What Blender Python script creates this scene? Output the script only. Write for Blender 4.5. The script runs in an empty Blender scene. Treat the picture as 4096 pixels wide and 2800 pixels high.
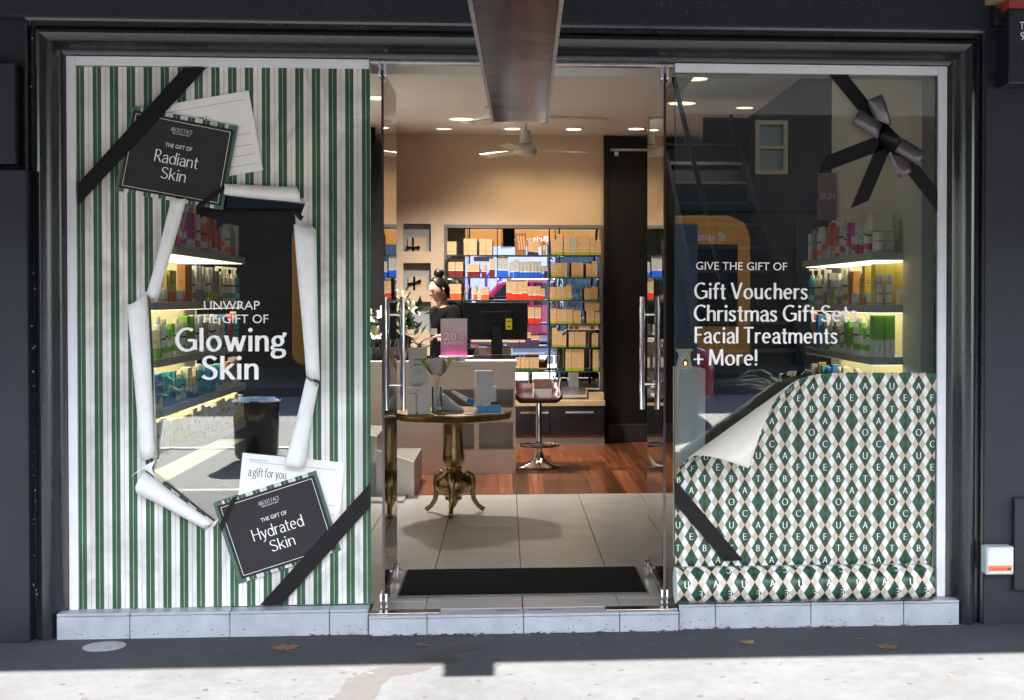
import bpy, bmesh, math, random
from mathutils import Vector, Matrix
from mathutils.geometry import tessellate_polygon
random.seed(7)
S = bpy.context.scene
C = S.collection
# ------------------------------------------------------------------ camera
FPX, PPX, PPY = 3150.0, 1370.8, 730.57          # focal length and principal point, in 1/2324 of the picture width
WPX, HPX = 2324.0, 1588.67
CAM = Vector((0, -7.06, 1.70))
YAW, PIT = math.radians(4.0523), math.radians(-0.9301)
fwd = Vector((math.sin(YAW)*math.cos(PIT), math.cos(YAW)*math.cos(PIT), math.sin(PIT)))
rgt = Vector((math.cos(YAW), -math.sin(YAW), 0)); upv = rgt.cross(fwd)
cd = bpy.data.cameras.new('camera'); cam = bpy.data.objects.new('camera', cd); C.objects.link(cam)
m = Matrix((rgt, upv, -fwd)).transposed().to_4x4(); m.translation = CAM
cam.matrix_world = m
cd.sensor_width = 36; cd.lens = 36*FPX/WPX
cd.shift_x = (WPX/2-PPX)/WPX; cd.shift_y = (PPY-HPX/2)/WPX
cd.clip_end = 600; cd.clip_start = .05
S.camera = cam
# ------------------------------------------------------------------ light
SUN_EL, SUN_AZ = 37.8, 3.5
w = bpy.data.worlds.new('World'); S.world = w; w.use_nodes = True
nt = w.node_tree; bg = nt.nodes['Background']
sky = nt.nodes.new('ShaderNodeTexSky'); sky.sky_type = 'NISHITA'; sky.sun_disc = False
sky.sun_elevation = math.radians(SUN_EL); sky.sun_rotation = math.radians(180-SUN_AZ)
nt.links.new(sky.outputs[0], bg.inputs[0]); bg.inputs[1].default_value = 0.085
sl = bpy.data.lights.new('sun', 'SUN'); sl.energy = 4.3; sl.angle = math.radians(.5); sl.color = (1, .95, .88)
so = bpy.data.objects.new('sun', sl); C.objects.link(so)
ce = math.cos(math.radians(SUN_EL)); sd = Vector((math.sin(math.radians(SUN_AZ))*ce, -math.cos(math.radians(SUN_AZ))*ce, math.sin(math.radians(SUN_EL))))
so.rotation_euler = sd.to_track_quat('Z', 'Y').to_euler()
S.view_settings.view_transform = 'Standard'; S.view_settings.look = 'None'
S.view_settings.exposure = 4.0; S.view_settings.gamma = 1
S.render.engine = 'CYCLES'
S.cycles.max_bounces = 10; S.cycles.diffuse_bounces = 5; S.cycles.glossy_bounces = 6
S.cycles.transparent_max_bounces = 24; S.cycles.transmission_bounces = 6
S.cycles.caustics_reflective = False; S.cycles.caustics_refractive = False
S.cycles.sample_clamp_indirect = 6; S.cycles.use_denoising = True
# ------------------------------------------------------------------ measuring helpers
def ray(x, y): return (rgt*((x-PPX)/FPX) - upv*((y-PPY)/FPX) + fwd)
def P(x, y, Y):
    d = ray(x, y); return CAM + d*((Y-CAM.y)/d.y)
def PZ(x, y, Z):
    d = ray(x, y); return CAM + d*((Z-CAM.z)/d.z)
K = 2324/4096
def zc(ox, oy, s): return lambda x, y: ((ox+x/s)*K, (oy+y/s)*K)
Z1 = zc(0,0,1.5493); Z2 = zc(1400,0,1.66); Z3 = zc(2650,0,1.5892); Z4 = zc(0,900,1.5493)
ZA = zc(1450,850,2.8886); ZB = zc(2050,850,2.8886); ZC = zc(1450,1350,1.9857); ZD = zc(2050,1350,1.9857)
ZE = zc(2650,850,1.6072); ZF = zc(2650,1450,1.5892); ZG = zc(0,1800,1.5493); ZH = zc(1400,2150,1.66)
ZU = zc(640,1180,4.1815); ZV = zc(2740,1020,3.2278); ZW = zc(1680,1060,3.9725); ZQ = zc(1450,1100,3.9714)
G0, FL = 0.03, 0.13       # pavement level, shop floor level
# ------------------------------------------------------------------ materials
MATS = {}
def mat(name, col, rough=.5, metal=0, var=0, vscale=8, bump=0, bscale=40, spec=.5, emit=None, estr=0, aniso=0, coat=0, dist=.002):
    if name in MATS: return MATS[name]
    M = bpy.data.materials.new(name); M.use_nodes = True; n = M.node_tree; b = n.nodes['Principled BSDF']
    b.inputs['Base Color'].default_value = (*col, 1); b.inputs['Roughness'].default_value = rough
    b.inputs['Metallic'].default_value = metal; b.inputs['Specular IOR Level'].default_value = spec
    b.inputs['Coat Weight'].default_value = coat
    if emit: b.inputs['Emission Color'].default_value = (*emit, 1); b.inputs['Emission Strength'].default_value = estr
    if var or bump:
        tc = n.nodes.new('ShaderNodeTexCoord')
    if var:
        nz = n.nodes.new('ShaderNodeTexNoise'); nz.inputs['Scale'].default_value = vscale; nz.inputs['Detail'].default_value = 6
        nz.inputs['Roughness'].default_value = .6
        n.links.new(tc.outputs['Object'], nz.inputs['Vector'])
        r = n.nodes.new('ShaderNodeMapRange'); r.inputs[1].default_value = .3; r.inputs[2].default_value = .7
        r.inputs[3].default_value = 1-var; r.inputs[4].default_value = 1+var
        n.links.new(nz.outputs[0], r.inputs[0])
        h = n.nodes.new('ShaderNodeVectorMath'); h.operation = 'SCALE'; h.inputs[0].default_value = col
        n.links.new(r.outputs[0], h.inputs['Scale']); n.links.new(h.outputs[0], b.inputs['Base Color'])
        r2 = n.nodes.new('ShaderNodeMapRange'); r2.inputs[3].default_value = max(.02, rough*(1-var*.6)); r2.inputs[4].default_value = min(1, rough*(1+var*.6))
        n.links.new(nz.outputs[0], r2.inputs[0]); n.links.new(r2.outputs[0], b.inputs['Roughness'])
    if bump:
        nb = n.nodes.new('ShaderNodeTexNoise'); nb.inputs['Scale'].default_value = bscale; nb.inputs['Detail'].default_value = 5
        n.links.new(tc.outputs['Object'], nb.inputs['Vector'])
        bp = n.nodes.new('ShaderNodeBump'); bp.inputs['Strength'].default_value = bump; bp.inputs['Distance'].default_value = dist
        n.links.new(nb.outputs[0], bp.inputs['Height']); n.links.new(bp.outputs[0], b.inputs['Normal'])
    MATS[name] = M; return M
def s2l(r, g, b): return tuple((v/255/12.92 if v/255 < .04045 else ((v/255+.055)/1.055)**2.4) for v in (r, g, b))
def glassmat(name, ior=1.9, tint=(.93,.97,.95)):
    M = bpy.data.materials.new(name); M.use_nodes = True; n = M.node_tree; n.nodes.remove(n.nodes['Principled BSDF'])
    o = n.nodes['Material Output']; t = n.nodes.new('ShaderNodeBsdfTransparent'); g = n.nodes.new('ShaderNodeBsdfGlossy')
    f = n.nodes.new('ShaderNodeFresnel'); f.inputs[0].default_value = ior; mx = n.nodes.new('ShaderNodeMixShader')
    t.inputs[0].default_value = (*tint, 1); g.inputs['Roughness'].default_value = 0.0; g.inputs[0].default_value = (1, 1, 1, 1)
    n.links.new(f.outputs[0], mx.inputs[0]); n.links.new(t.outputs[0], mx.inputs[1]); n.links.new(g.outputs[0], mx.inputs[2])
    n.links.new(mx.outputs[0], o.inputs[0]); MATS[name] = M; return M
m_char = mat('charcoal_paint', (.0145,.0175,.0215), .5, spec=.3, var=.22, vscale=3.5, bump=.35, bscale=70)
m_char2 = mat('charcoal_gloss', (.013,.0155,.019), .24, spec=.55, var=.18, vscale=5, bump=.12, bscale=12)
m_white = mat('white_frame_paint', (.78,.78,.80), .35, var=.05, vscale=6)
m_tile = mat('pale_step_tile', (.365,.385,.405), .34, var=.16, vscale=7, bump=.2, bscale=45)
m_ftile = mat('cream_floor_tile', (.42,.395,.36), .22, var=.07, vscale=3)
m_grout = mat('dark_grout', (.05,.045,.04), .9)
m_glass = glassmat('window_glass', 1.75)
m_dglass = glassmat('door_glass', 1.6, (.86,.93,.90))
m_gedge = mat('glass_edge', (.015,.06,.05), .1)
m_chrome = mat('polished_chrome', (.86,.87,.88), .06, 1)
m_steel = mat('brushed_steel', (.55,.55,.55), .3, 1, var=.2, vscale=40)
m_black = mat('matt_black', (.006,.006,.0065), .55, spec=.3)
m_blackg = mat('gloss_black', (.010,.010,.012), .12)
m_tan = mat('tan_wall_paint', (.62,.48,.34), .7, var=.04, vscale=2, bump=.05)
m_ceil = mat('ceiling_paint', (.76,.77,.78), .75, var=.03, vscale=1.5)
m_grey = mat('grey_niche_paint', (.36,.37,.38), .7)
m_cream = mat('cream_wall_paint', (.70,.66,.56), .6, var=.03)
m_counter = mat('counter_laminate', (.80,.79,.78), .35, var=.03)
m_paper = mat('white_paper_back', (.82,.80,.765), .36, var=.06, vscale=9)
m_ink = mat('black_print', (.012,.012,.012), .5)
m_letter = mat('cream_vinyl_letter', (.88,.86,.80), .5)
m_card = mat('charcoal_card', (.034,.031,.032), .6, spec=.12)
m_cardw = mat('cream_card', (.86,.84,.79), .6)
m_brass = mat('antique_brass', (.27,.19,.09), .33, 1, var=.35, vscale=18, bump=.2, bscale=50)
m_wood = mat('light_wood', (.50,.36,.22), .45, var=.15, vscale=10)
m_leather = mat('oxblood_leather', (.045,.008,.007), .35, var=.2, vscale=15)
m_skin = mat('skin', (.42,.24,.17), .5)
m_hair = mat('dark_hair', (.0035,.0025,.002), .45, spec=.25, bump=.5, bscale=90)
m_cloth = mat('black_cloth', (.0028,.0028,.003), .9, spec=.1)
m_green = mat('leaf_green', (.018,.045,.012), .45, var=.3)
m_petal = mat('lily_petal', (.55,.56,.46), .5)
m_led = mat('warm_led', (.9,.8,.5), .5, emit=(1,.88,.62), estr=.17)
m_lampw = mat('lamp_lens', (.9,.8,.6), .5, emit=(1,.86,.60), estr=.45)
m_mirror = mat('mirror_silver', (.92,.93,.94), .005, 1)
def satin():
    M = mat('black_satin', (.004,.004,.004), .42, spec=.18)
    n = M.node_tree; b = n.nodes['Principled BSDF']; b.inputs['Sheen Weight'].default_value = 0
    tc = n.nodes.new('ShaderNodeTexCoord'); v = n.nodes.new('ShaderNodeTexNoise'); v.inputs['Scale'].default_value = 260
    n.links.new(tc.outputs['Object'], v.inputs['Vector']); r = n.nodes.new('ShaderNodeValToRGB')
    r.color_ramp.elements[0].position = .66; r.color_ramp.elements[0].color = (.004,.004,.0045,1)
    r.color_ramp.elements[1].position = .78; r.color_ramp.elements[1].color = (.07,.065,.06,1)
    n.links.new(v.outputs[0], r.inputs[0]); n.links.new(r.outputs[0], b.inputs['Base Color']); return M
m_satin = satin()
def math_node(n, op, a, b=None, c=None):
    k = n.nodes.new('ShaderNodeMath'); k.operation = op
    for i, v in enumerate((a, b, c)):
        if v is None: continue
        if isinstance(v, (int, float)): k.inputs[i].default_value = v
        else: n.links.new(v, k.inputs[i])
    return k.outputs[0]
def stripes(name, period, cream=(.80,.79,.76)):
    """bottle-green and white candy stripe, hairline in the middle of each band; reads UV.x in metres"""
    M = bpy.data.materials.new(name); M.use_nodes = True; n = M.node_tree; b = n.nodes['Principled BSDF']
    uv = n.nodes.new('ShaderNodeUVMap'); sp = n.nodes.new('ShaderNodeSeparateXYZ'); n.links.new(uv.outputs[0], sp.inputs[0])
    f = math_node(n, 'FRACT', math_node(n, 'DIVIDE', sp.outputs[0], period))
    r = n.nodes.new('ShaderNodeValToRGB'); r.color_ramp.interpolation = 'CONSTANT'; e = r.color_ramp.elements
    g = (.047,.120,.068,1); wv = (*cream, 1)
    stops = [(0, g), (.232, (.66,.60,.44,1)), (.258, g), (.5, wv), (.741, (.06,.06,.055,1)), (.757, wv)]
    e[0].position, e[0].color = stops[0]; e[1].position, e[1].color = stops[1]
    for p, c in stops[2:]: q = e.new(p); q.color = c
    n.links.new(f, r.inputs[0])
    # soft grey mottling: reflections on the film, painted into the stripe colour
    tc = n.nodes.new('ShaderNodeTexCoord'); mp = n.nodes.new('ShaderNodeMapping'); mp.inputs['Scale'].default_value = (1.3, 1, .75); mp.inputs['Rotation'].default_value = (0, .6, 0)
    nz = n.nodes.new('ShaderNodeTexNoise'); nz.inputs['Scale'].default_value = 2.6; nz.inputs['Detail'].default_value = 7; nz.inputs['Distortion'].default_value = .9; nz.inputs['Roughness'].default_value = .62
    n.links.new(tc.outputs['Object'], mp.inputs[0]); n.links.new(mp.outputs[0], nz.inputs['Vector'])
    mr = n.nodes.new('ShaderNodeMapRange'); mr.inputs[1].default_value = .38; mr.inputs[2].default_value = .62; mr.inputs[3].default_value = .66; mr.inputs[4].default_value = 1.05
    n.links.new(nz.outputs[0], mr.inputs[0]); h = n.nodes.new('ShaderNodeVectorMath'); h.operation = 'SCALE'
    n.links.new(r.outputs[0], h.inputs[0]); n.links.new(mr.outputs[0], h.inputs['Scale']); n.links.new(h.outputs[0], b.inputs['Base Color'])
    b.inputs['Roughness'].default_value = .45; b.inputs['Specular IOR Level'].default_value = .15; MATS[name] = M; return M
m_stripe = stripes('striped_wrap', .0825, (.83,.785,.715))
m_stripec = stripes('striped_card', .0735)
def argyle(name):
    """argyle in UV units of one green diamond (width 1, height 1)"""
    M = bpy.data.materials.new(name); M.use_nodes = True; n = M.node_tree; b = n.nodes['Principled BSDF']
    uv = n.nodes.new('ShaderNodeUVMap'); sp = n.nodes.new('ShaderNodeSeparateXYZ'); n.links.new(uv.outputs[0], sp.inputs[0])
    u, v = sp.outputs[0], sp.outputs[1]
    Pp = math_node(n, 'FLOOR', math_node(n, 'MULTIPLY', math_node(n, 'ADD', u, v), 2))
    Q = math_node(n, 'FLOOR', math_node(n, 'MULTIPLY', math_node(n, 'SUBTRACT', u, v), 2))
    k = math_node(n, 'FLOORED_MODULO', math_node(n, 'MULTIPLY_ADD', Q, 5.0, Pp), 8.0)
    f = math_node(n, 'DIVIDE', math_node(n, 'ADD', k, .5), 8.0)
    r = n.nodes.new('ShaderNodeValToRGB'); r.color_ramp.interpolation = 'CONSTANT'; e = r.color_ramp.elements
    gr = (.030,.092,.056,1); dk = (.020,.045,.021,1); wh = (.76,.745,.70,1); bei = (.54,.45,.34,1)
    cols = [gr, wh, gr, dk, bei, wh, bei, dk]
    e[0].position, e[0].color = 0, cols[0]; e[1].position, e[1].color = 1/8, cols[1]
    for i in range(2, 8): q = e.new(i/8); q.color = cols[i]
    n.links.new(f, r.inputs[0]); n.links.new(r.outputs[0], b.inputs['Base Color'])
    b.inputs['Roughness'].default_value = .32; b.inputs['Specular IOR Level'].default_value = .28
    MATS[name] = M; return M
m_argyle = argyle('argyle_wrap')
# ------------------------------------------------------------------ mesh helpers
class MB:
    def __init__(s): s.v = []; s.f = []; s.m = []; s.uv = {}
    def add(s, vs, fs, mi=0, uvs=None):
        o = len(s.v); s.v += [tuple(v) for v in vs]
        for f in fs: s.f.append([o+i for i in f]); s.m.append(mi)
        if uvs:
            for i, u in enumerate(uvs): s.uv[o+i] = u
    def box(s, x0, x1, y0, y1, z0, z1, mi=0):
        vs = [(x,y,z) for x in (x0,x1) for y in (y0,y1) for z in (z0,z1)]
        s.add(vs, [(0,1,3,2),(4,6,7,5),(0,4,5,1),(2,3,7,6),(0,2,6,4),(1,5,7,3)], mi); return s
    def rbox(s, cx, cy, z0, wx, wy, h, ang, mi=0):
        c, q = math.cos(ang), math.sin(ang); vs = []
        for x in (-wx/2, wx/2):
            for y in (-wy/2, wy/2):
                for z in (z0, z0+h): vs.append((cx+x*c-y*q, cy+x*q+y*c, z))
        s.add(vs, [(0,1,3,2),(4,6,7,5),(0,4,5,1),(2,3,7,6),(0,2,6,4),(1,5,7,3)], mi); return s
    def lathe(s, cx, cy, prof, n=20, mi=0, sx=1, sy=1):
        vs = []; fs = []
        for r, z in prof:
            for i in range(n):
                a = 2*math.pi*i/n; vs.append((cx+r*sx*math.cos(a), cy+r*sy*math.sin(a), z))
        for j in range(len(prof)-1):
            for i in range(n):
                k = (i+1) % n; fs.append((j*n+i, j*n+k, (j+1)*n+k, (j+1)*n+i))
        fs.append(tuple(range(n))[::-1]); fs.append(tuple((len(prof)-1)*n+i for i in range(n)))
        s.add(vs, fs, mi); return s
    def tube(s, pts, r, n=10, mi=0, caps=True):
        pts = [Vector(p) for p in pts]; rs = r if isinstance(r, (list, tuple)) else [r]*len(pts)
        vs = []; fs = []; ref = None
        for i, p in enumerate(pts):
            d = (pts[min(i+1, len(pts)-1)] - pts[max(i-1, 0)]).normalized()
            if ref is None: ref = Vector((0,0,1)) if abs(d.z) < .9 else Vector((1,0,0))
            a = (ref - d*ref.dot(d)).normalized(); b = d.cross(a); ref = a
            for k in range(n):
                t = 2*math.pi*k/n; vs.append(p + (a*math.cos(t)+b*math.sin(t))*rs[i])
        for j in range(len(pts)-1):
            for i in range(n):
                k = (i+1) % n; fs.append((j*n+i, j*n+k, (j+1)*n+k, (j+1)*n+i))
        if caps: fs.append(tuple(range(n))[::-1]); fs.append(tuple((len(pts)-1)*n+i for i in range(n)))
        s.add(vs, fs, mi); return s
    def prism(s, poly, y0, y1, mi=0, fn=None):
        """poly = list of (x,z); extruded from y0 to y1"""
        n = len(poly); tri = tessellate_polygon([[Vector((x, z, 0)) for x, z in poly]])
        vs = [(x, y0, z) for x, z in poly] + [(x, y1, z) for x, z in poly]
        fs = [tuple(t) for t in tri] + [tuple(n+i for i in t)[::-1] for t in tri] + [(i, (i+1) % n, n+(i+1) % n, n+i) for i in range(n)]
        s.add(vs, fs, mi); return s
    def dpoly(s, pts, Y, th=.001, mi=0):
        """outline measured on the facade plane Y, given thickness th towards the shop"""
        q = [P(x, y, Y) for x, y in pts]; return s.prism([(p.x, p.z) for p in q], Y, Y+th, mi)
    def build(s, name, mats, parent=None, smooth=False, bevel=0, loc=None, seg=2):
        me = bpy.data.meshes.new(name); me.from_pydata(s.v, [], s.f)
        if not isinstance(mats, (list, tuple)): mats = [mats]
        for q in mats: me.materials.append(q)
        me.polygons.foreach_set('material_index', s.m)
        if s.uv:
            l = me.uv_layers.new(name='UVMap')
            for lp in me.loops: l.data[lp.index].uv = s.uv.get(lp.vertex_index, (0, 0))
        bm = bmesh.new(); bm.from_mesh(me); bmesh.ops.recalc_face_normals(bm, faces=bm.faces)
        if bevel:
            bmesh.ops.bevel(bm, geom=[e for e in bm.edges if e.is_manifold and e.calc_face_angle(0) > .5], offset=bevel, segments=seg, affect='EDGES', profile=.5)
        bm.to_mesh(me); bm.free()
        if smooth:
            me.polygons.foreach_set('use_smooth', [True]*len(me.polygons))
            if smooth != 'all':
                me.set_sharp_from_angle(angle=math.radians(38))
        o = bpy.data.objects.new(name, me); C.objects.link(o)
        if parent is not None:
            o.parent = parent; o.matrix_parent_inverse = Matrix.Translation([-c for c in base(parent)])
        if loc: o.location = loc
        return o
BASES = {}
def base(o): return BASES.get(o.name, (0, 0, 0))
def thing(name, label, cat, loc=(0,0,0), group=None):
    o = bpy.data.objects.new(name, None); C.objects.link(o); o.location = loc; o.empty_display_size = .1
    BASES[o.name] = tuple(loc); o['label'] = label; o['category'] = cat
    if group: o['group'] = group
    return o
def tag(o, label, cat, group=None):
    o['label'] = label; o['category'] = cat
    if group: o['group'] = group
    return o
def struct(o, kind='structure'): o['kind'] = kind; return o
def holes_wall(mb, x0, x1, z0, z1, Y, holes, mi=0):
    xs = sorted({x0, x1, *[h[0] for h in holes], *[h[1] for h in holes]}); zs = sorted({z0, z1, *[h[2] for h in holes], *[h[3] for h in holes]})
    for a, b in zip(xs, xs[1:]):
        for c, d in zip(zs, zs[1:]):
            mx, mz = (a+b)/2, (c+d)/2
            if any(h[0] < mx < h[1] and h[2] < mz < h[3] for h in holes): continue
            mb.add([(a,Y,c),(b,Y,c),(b,Y,d),(a,Y,d)], [(0,1,2,3)], mi)
ORD = ['first','second','third','fourth','fifth','sixth','seventh','eighth','ninth','tenth','eleventh','twelfth','thirteenth','fourteenth','fifteenth','sixteenth','seventeenth','eighteenth','nineteenth','twentieth','twenty-first','twenty-second','twenty-third','twenty-fourth','twenty-fifth','twenty-sixth','twenty-seventh','twenty-eighth','twenty-ninth','thirtieth']+['thirty-'+q for q in ('first','second','third','fourth','fifth','sixth','seventh','eighth','ninth')]+['fortieth']+['forty-'+q for q in ('first','second','third','fourth','fifth','sixth','seventh','eighth','ninth')]+['fiftieth']+['fifty-'+q for q in ('first','second','third','fourth','fifth','sixth','seventh','eighth','ninth')]
# ------------------------------------------------------------------ lettering
def bez(p0, p1, p2, p3, n=10):
    return [tuple((1-t)**3*a+3*(1-t)**2*t*b+3*(1-t)*t*t*c+t**3*d for a, b, c, d in zip(p0, p1, p2, p3)) for t in [i/n for i in range(n+1)]]
def arc(cx, cy, rx, ry, a0, a1, n=20):
    return [(cx+rx*math.cos(math.radians(a0+(a1-a0)*i/n)), cy+ry*math.sin(math.radians(a0+(a1-a0)*i/n))) for i in range(n+1)]
def glyph(ch, s, t):
    """calligraphic skeletons: cap height 1, x-height .67; s = stem, t = hairline. returns advance width and strokes"""
    X = .67; h = s/2; k = t/2
    L = lambda *p: list(p)
    def bowl(w): return arc(w/2, X/2, w/2-h, X/2-k+.008, 0, 360, 32)
    if ch == ' ': return .26, []
    if ch == 'l': return s, [L((h,0),(h,1))]
    if ch in 'i!':
        if ch == 'i': return s+.02, [L((h+.01,0),(h+.01,X)), ('dot', h+.01, .905, .092 if s > .12 else .065)]
        return s+.02, [L((h+.01,.27),(h+.01,1)), ('dot', h+.01, .07, .082)]
    def arch(x0, x1): return bez((x0+h*.2, X-.21), (x0+.07, X-k+.02), (x1, X+.06), (x1, X-.24), 12) + [(x1, 0)]
    if ch == 'n': w = .55; return w, [L((h,0),(h,X)), arch(h, w-h)]
    if ch == 'h': w = .55; return w, [L((h,0),(h,1)), arch(h, w-h)]
    if ch == 'm': w = .90; return w, [L((h,0),(h,X)), arch(h, w/2), arch(w/2, w-h)]
    if ch == 'u': w = .55; return w, [L((w-h,X),(w-h,0)), L((h,X)) + bez((h,.25),(h,-.05),(w-h-.08,k-.02),(w-h,.2),12)]
    if ch == 'r': w = .38; return w, [L((h,0),(h,X)), bez((h+.02,X-.2),(h+.06,X-.04),(.24,X-k),(w,X-k-.01),8)]
    if ch == 'o': w = .64; return w, [bowl(w)]
    if ch == 'c': w = .54; return w, [arc(w/2+.05, X/2, w/2+.03-h, X/2-k+.008, 52, 308, 26)]
    if ch == 'e': w = .58; return w, [arc(w/2+.0, X/2, w/2-h*.9, X/2-k+.008, 5, 312, 28), L((h,.36),(w-h*.7,.36))]
    if ch == 'd': w = .62; return w, [arc(.30, X/2, .30-h, X/2-k+.006, 20, 340, 28)+[(w-h,.12)], L((w-h,0),(w-h,1)), L((w-h,.54),(.45,.58))]
    if ch == 'a':
        w = .52; return w, [bez((.07,.50),(.12,.70),(w-h,.72),(w-h,.42),10)+[(w-h,.10)]+bez((w-h,.10),(w-h,0),(w-.02,0),(w+.04,.03),4), bez((w-h,.40),(.15,.38),(h*.9,.28),(h*.9,.18),8)+bez((h*.9,.18),(h*.9,-.02),(.30,-.04),(w-h,.14),8)]
    if ch == 'g':
        w = .60; return w, [arc(.27,.44,.265-h,.19,0,360,24), bez((.13,.28),(.02,.18),(.02,.08),(.2,.07),8)+bez((.2,.07),(.5,.08),(w-h,.04),(w-h,-.10),8)+bez((w-h,-.10),(w-h,-.28),(h*.7,-.32),(h*.7,-.12),12)+bez((h*.7,-.12),(h*.7,-.03),(.12,.02),(.16,.06),6), bez((.38,.58),(.46,.6),(.54,.64),(.55,.80),6)]
    if ch == 's': w = .45; return w, [bez((w-.05,X-.13),(w-.12,X-k+.01),(h*.8,X+.02),(h,.50),10)+bez((h,.50),(h+.02,.34),(w-h,.36),(w-h,.18),10)+bez((w-h,.18),(w-h,-.03),(.12,-.01),(.03,.12),10)]
    if ch == 'S': w = .60; return w, [bez((w-.07,.84),(w-.2,1.0),(h,1.02),(h,.74),12)+bez((h,.74),(h+.03,.50),(w-h,.52),(w-h,.27),12)+bez((w-h,.27),(w-h,-.04),(.16,-.01),(.03,.16),12)]
    if ch == 't': w = .36; return w, [L((.10+h,.90),(.10+h,.16))+bez((.10+h,.16),(.10+h,.0),(.26,.0),(w,.05),6), L((0,X-k),(w,X-k))]
    if ch == 'f': w = .38; return w, [bez((w+.06,.93),(w-.08,1.0),(.10+h,1.0),(.10+h,.74),8)+[(.10+h,0)], L((0,X-k),(w,X-k))]
    if ch == 'k': w = .54; return w, [L((h,0),(h,1)), L((w-.06,X),(h+.03,.30)), L((.17+h*.6,.40),(w-.03,0))]
    if ch == 'w': w = .86; return w, [L((h*.8,X),(.26,0)), L((.25,0),(.44,X-.06)), L((.42,X-.06),(.62,0)), L((.61,0),(w-h*.6,X))]
    if ch == 'y': w = .56; return w, [L((h*.8,X),(.31,.02)), bez((w-h*.5,X),(.34,.05),(.28,-.28),(.04,-.26),12)]
    if ch == 'v': w = .56; return w, [L((h*.8,X),(.29,0)), L((.28,0),(w-h*.5,X))]
    if ch == 'G': w = .88; return w, [arc(.47,.5,.47-h,.5-k+.01,55,318,36), L((w-h,.07),(w-h,.50)), L((.50,.52-k),(w-h,.52-k))]
    if ch == 'C': w = .74; return w, [arc(.46,.5,.46-h,.5-k+.01,48,312,36)]
    if ch == 'O': w = .92; return w, [arc(.46,.5,.46-h,.5-k+.01,0,360,40)]
    if ch == 'H': w = .74; return w, [L((h,0),(h,1)), L((w-h,0),(w-h,1)), L((h,.52),(w-h,.52))]
    if ch == 'F': w = .50; return w, [L((h,0),(h,1)), L((h,1-k),(w,1-k)), L((h,.52),(w-.05,.52))]
    if ch == 'E': w = .52; return w, [L((h,0),(h,1)), L((h,1-k),(w,1-k)), L((h,.52),(w-.05,.52)), L((h,k),(w,k))]
    if ch == 'T': w = .64; return w, [L((w/2,0),(w/2,1-k)), L((0,1-k),(w,1-k))]
    if ch == 'A': w = .70; return w, [L((k,0),(.36,1)), L((.35,1),(w-h,0)), L((.15,.34),(.56,.34))]
    if ch == 'V': w = .74; return w, [L((h*.8,1),(.38,0)), L((.37,0),(w-k,1))]
    if ch == 'U': w = .70; return w, [L((h,1))+bez((h,.36),(h,-.13),(w-h,-.13),(w-h,.36),14)+[(w-h,1)]]
    if ch == 'B': w = .56; return w, [L((h,0),(h,1)), L((h,1-k))+bez((.2,1-k),(w-.06,1),(w-.06,.53),(.2,.54),10)+[(h,.54)], L((h,.53))+bez((.2,.53),(w+.04,.56),(w+.04,k-.02),(.2,k),10)+[(h,k)]]
    if ch == 'R': w = .60; return w, [L((h,0),(h,1)), L((h,1-k))+bez((.2,1-k),(w-.0,1.02),(w-.0,.47),(.2,.50),10)+[(h,.50)], L((.27,.49),(w,0))]
    if ch == 'M': w = .92; return w, [L((k+.03,0),(.12,1)), L((.13,1),(.46,.05)), L((.45,.05),(.80,1)), L((.81,1),(w-h,0))]
    if ch == '+': w = .60; return w, [L((.3,.05),(.3,.69)), L((0,.37),(.6,.37))]
    return .4, []
def lerp2(a, b, t): return (a[0]+(b[0]-a[0])*t, a[1]+(b[1]-a[1])*t)
def strokes_to(mb, strokes, s, t, fn, mi=0, z0=0):
    """fn(x, y, lift_index) -> world point; each stroke is a ribbon as broad as a nib s x t, tilted a little"""
    a = math.radians(14); ca, sa = math.cos(a), math.sin(a)
    for k, st in enumerate(strokes):
        if st[0] == 'dot':
            pts = arc(st[1], st[2], st[3], st[3], 0, 360, 14)[:-1]
            mb.add([fn(x, y, k+z0) for x, y in pts], [tuple(range(len(pts)))], mi); continue
        closed = len(st) > 3 and abs(st[0][0]-st[-1][0])+abs(st[0][1]-st[-1][1]) < 1e-6
        pts = st[:-1] if closed else st
        n = len(pts); A = []; B = []
        for i, p in enumerate(pts):
            q0 = pts[(i-1) % n] if closed or i > 0 else p; q1 = pts[(i+1) % n] if closed or i < n-1 else p
            dx, dy = q1[0]-q0[0], q1[1]-q0[1]; l = math.hypot(dx, dy) or 1
            nx, ny = -dy/l, dx/l; u = nx*ca+ny*sa; v = -nx*sa+ny*ca
            hw = math.hypot(u*s/2, v*t/2)
            A.append((p[0]+nx*hw, p[1]+ny*hw)); B.append((p[0]-nx*hw, p[1]-ny*hw))
        # straight stems end level with the line rather than square to a slant
        if not closed and n == 2 and abs(pts[0][1]-pts[1][1]) > .2:
            for i in (0, 1):
                for E in (A, B):
                    dx, dy = pts[1][0]-pts[0][0], pts[1][1]-pts[0][1]
                    tt = (pts[i][1]-E[i][1])/dy; E[i] = (E[i][0]+dx*tt, pts[i][1])
        if n == 2:      # long strokes get cross cuts so that they follow a curved surface
            A = [lerp2(A[0], A[1], q/6) for q in range(7)]; B = [lerp2(B[0], B[1], q/6) for q in range(7)]; n = 7
        vs = [fn(x, y, k+z0) for x, y in A] + [fn(x, y, k+z0) for x, y in B]
        m_ = n if closed else n-1
        mb.add(vs, [(i, (i+1) % n, n+(i+1) % n, n+i) for i in range(m_)], mi)
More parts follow.
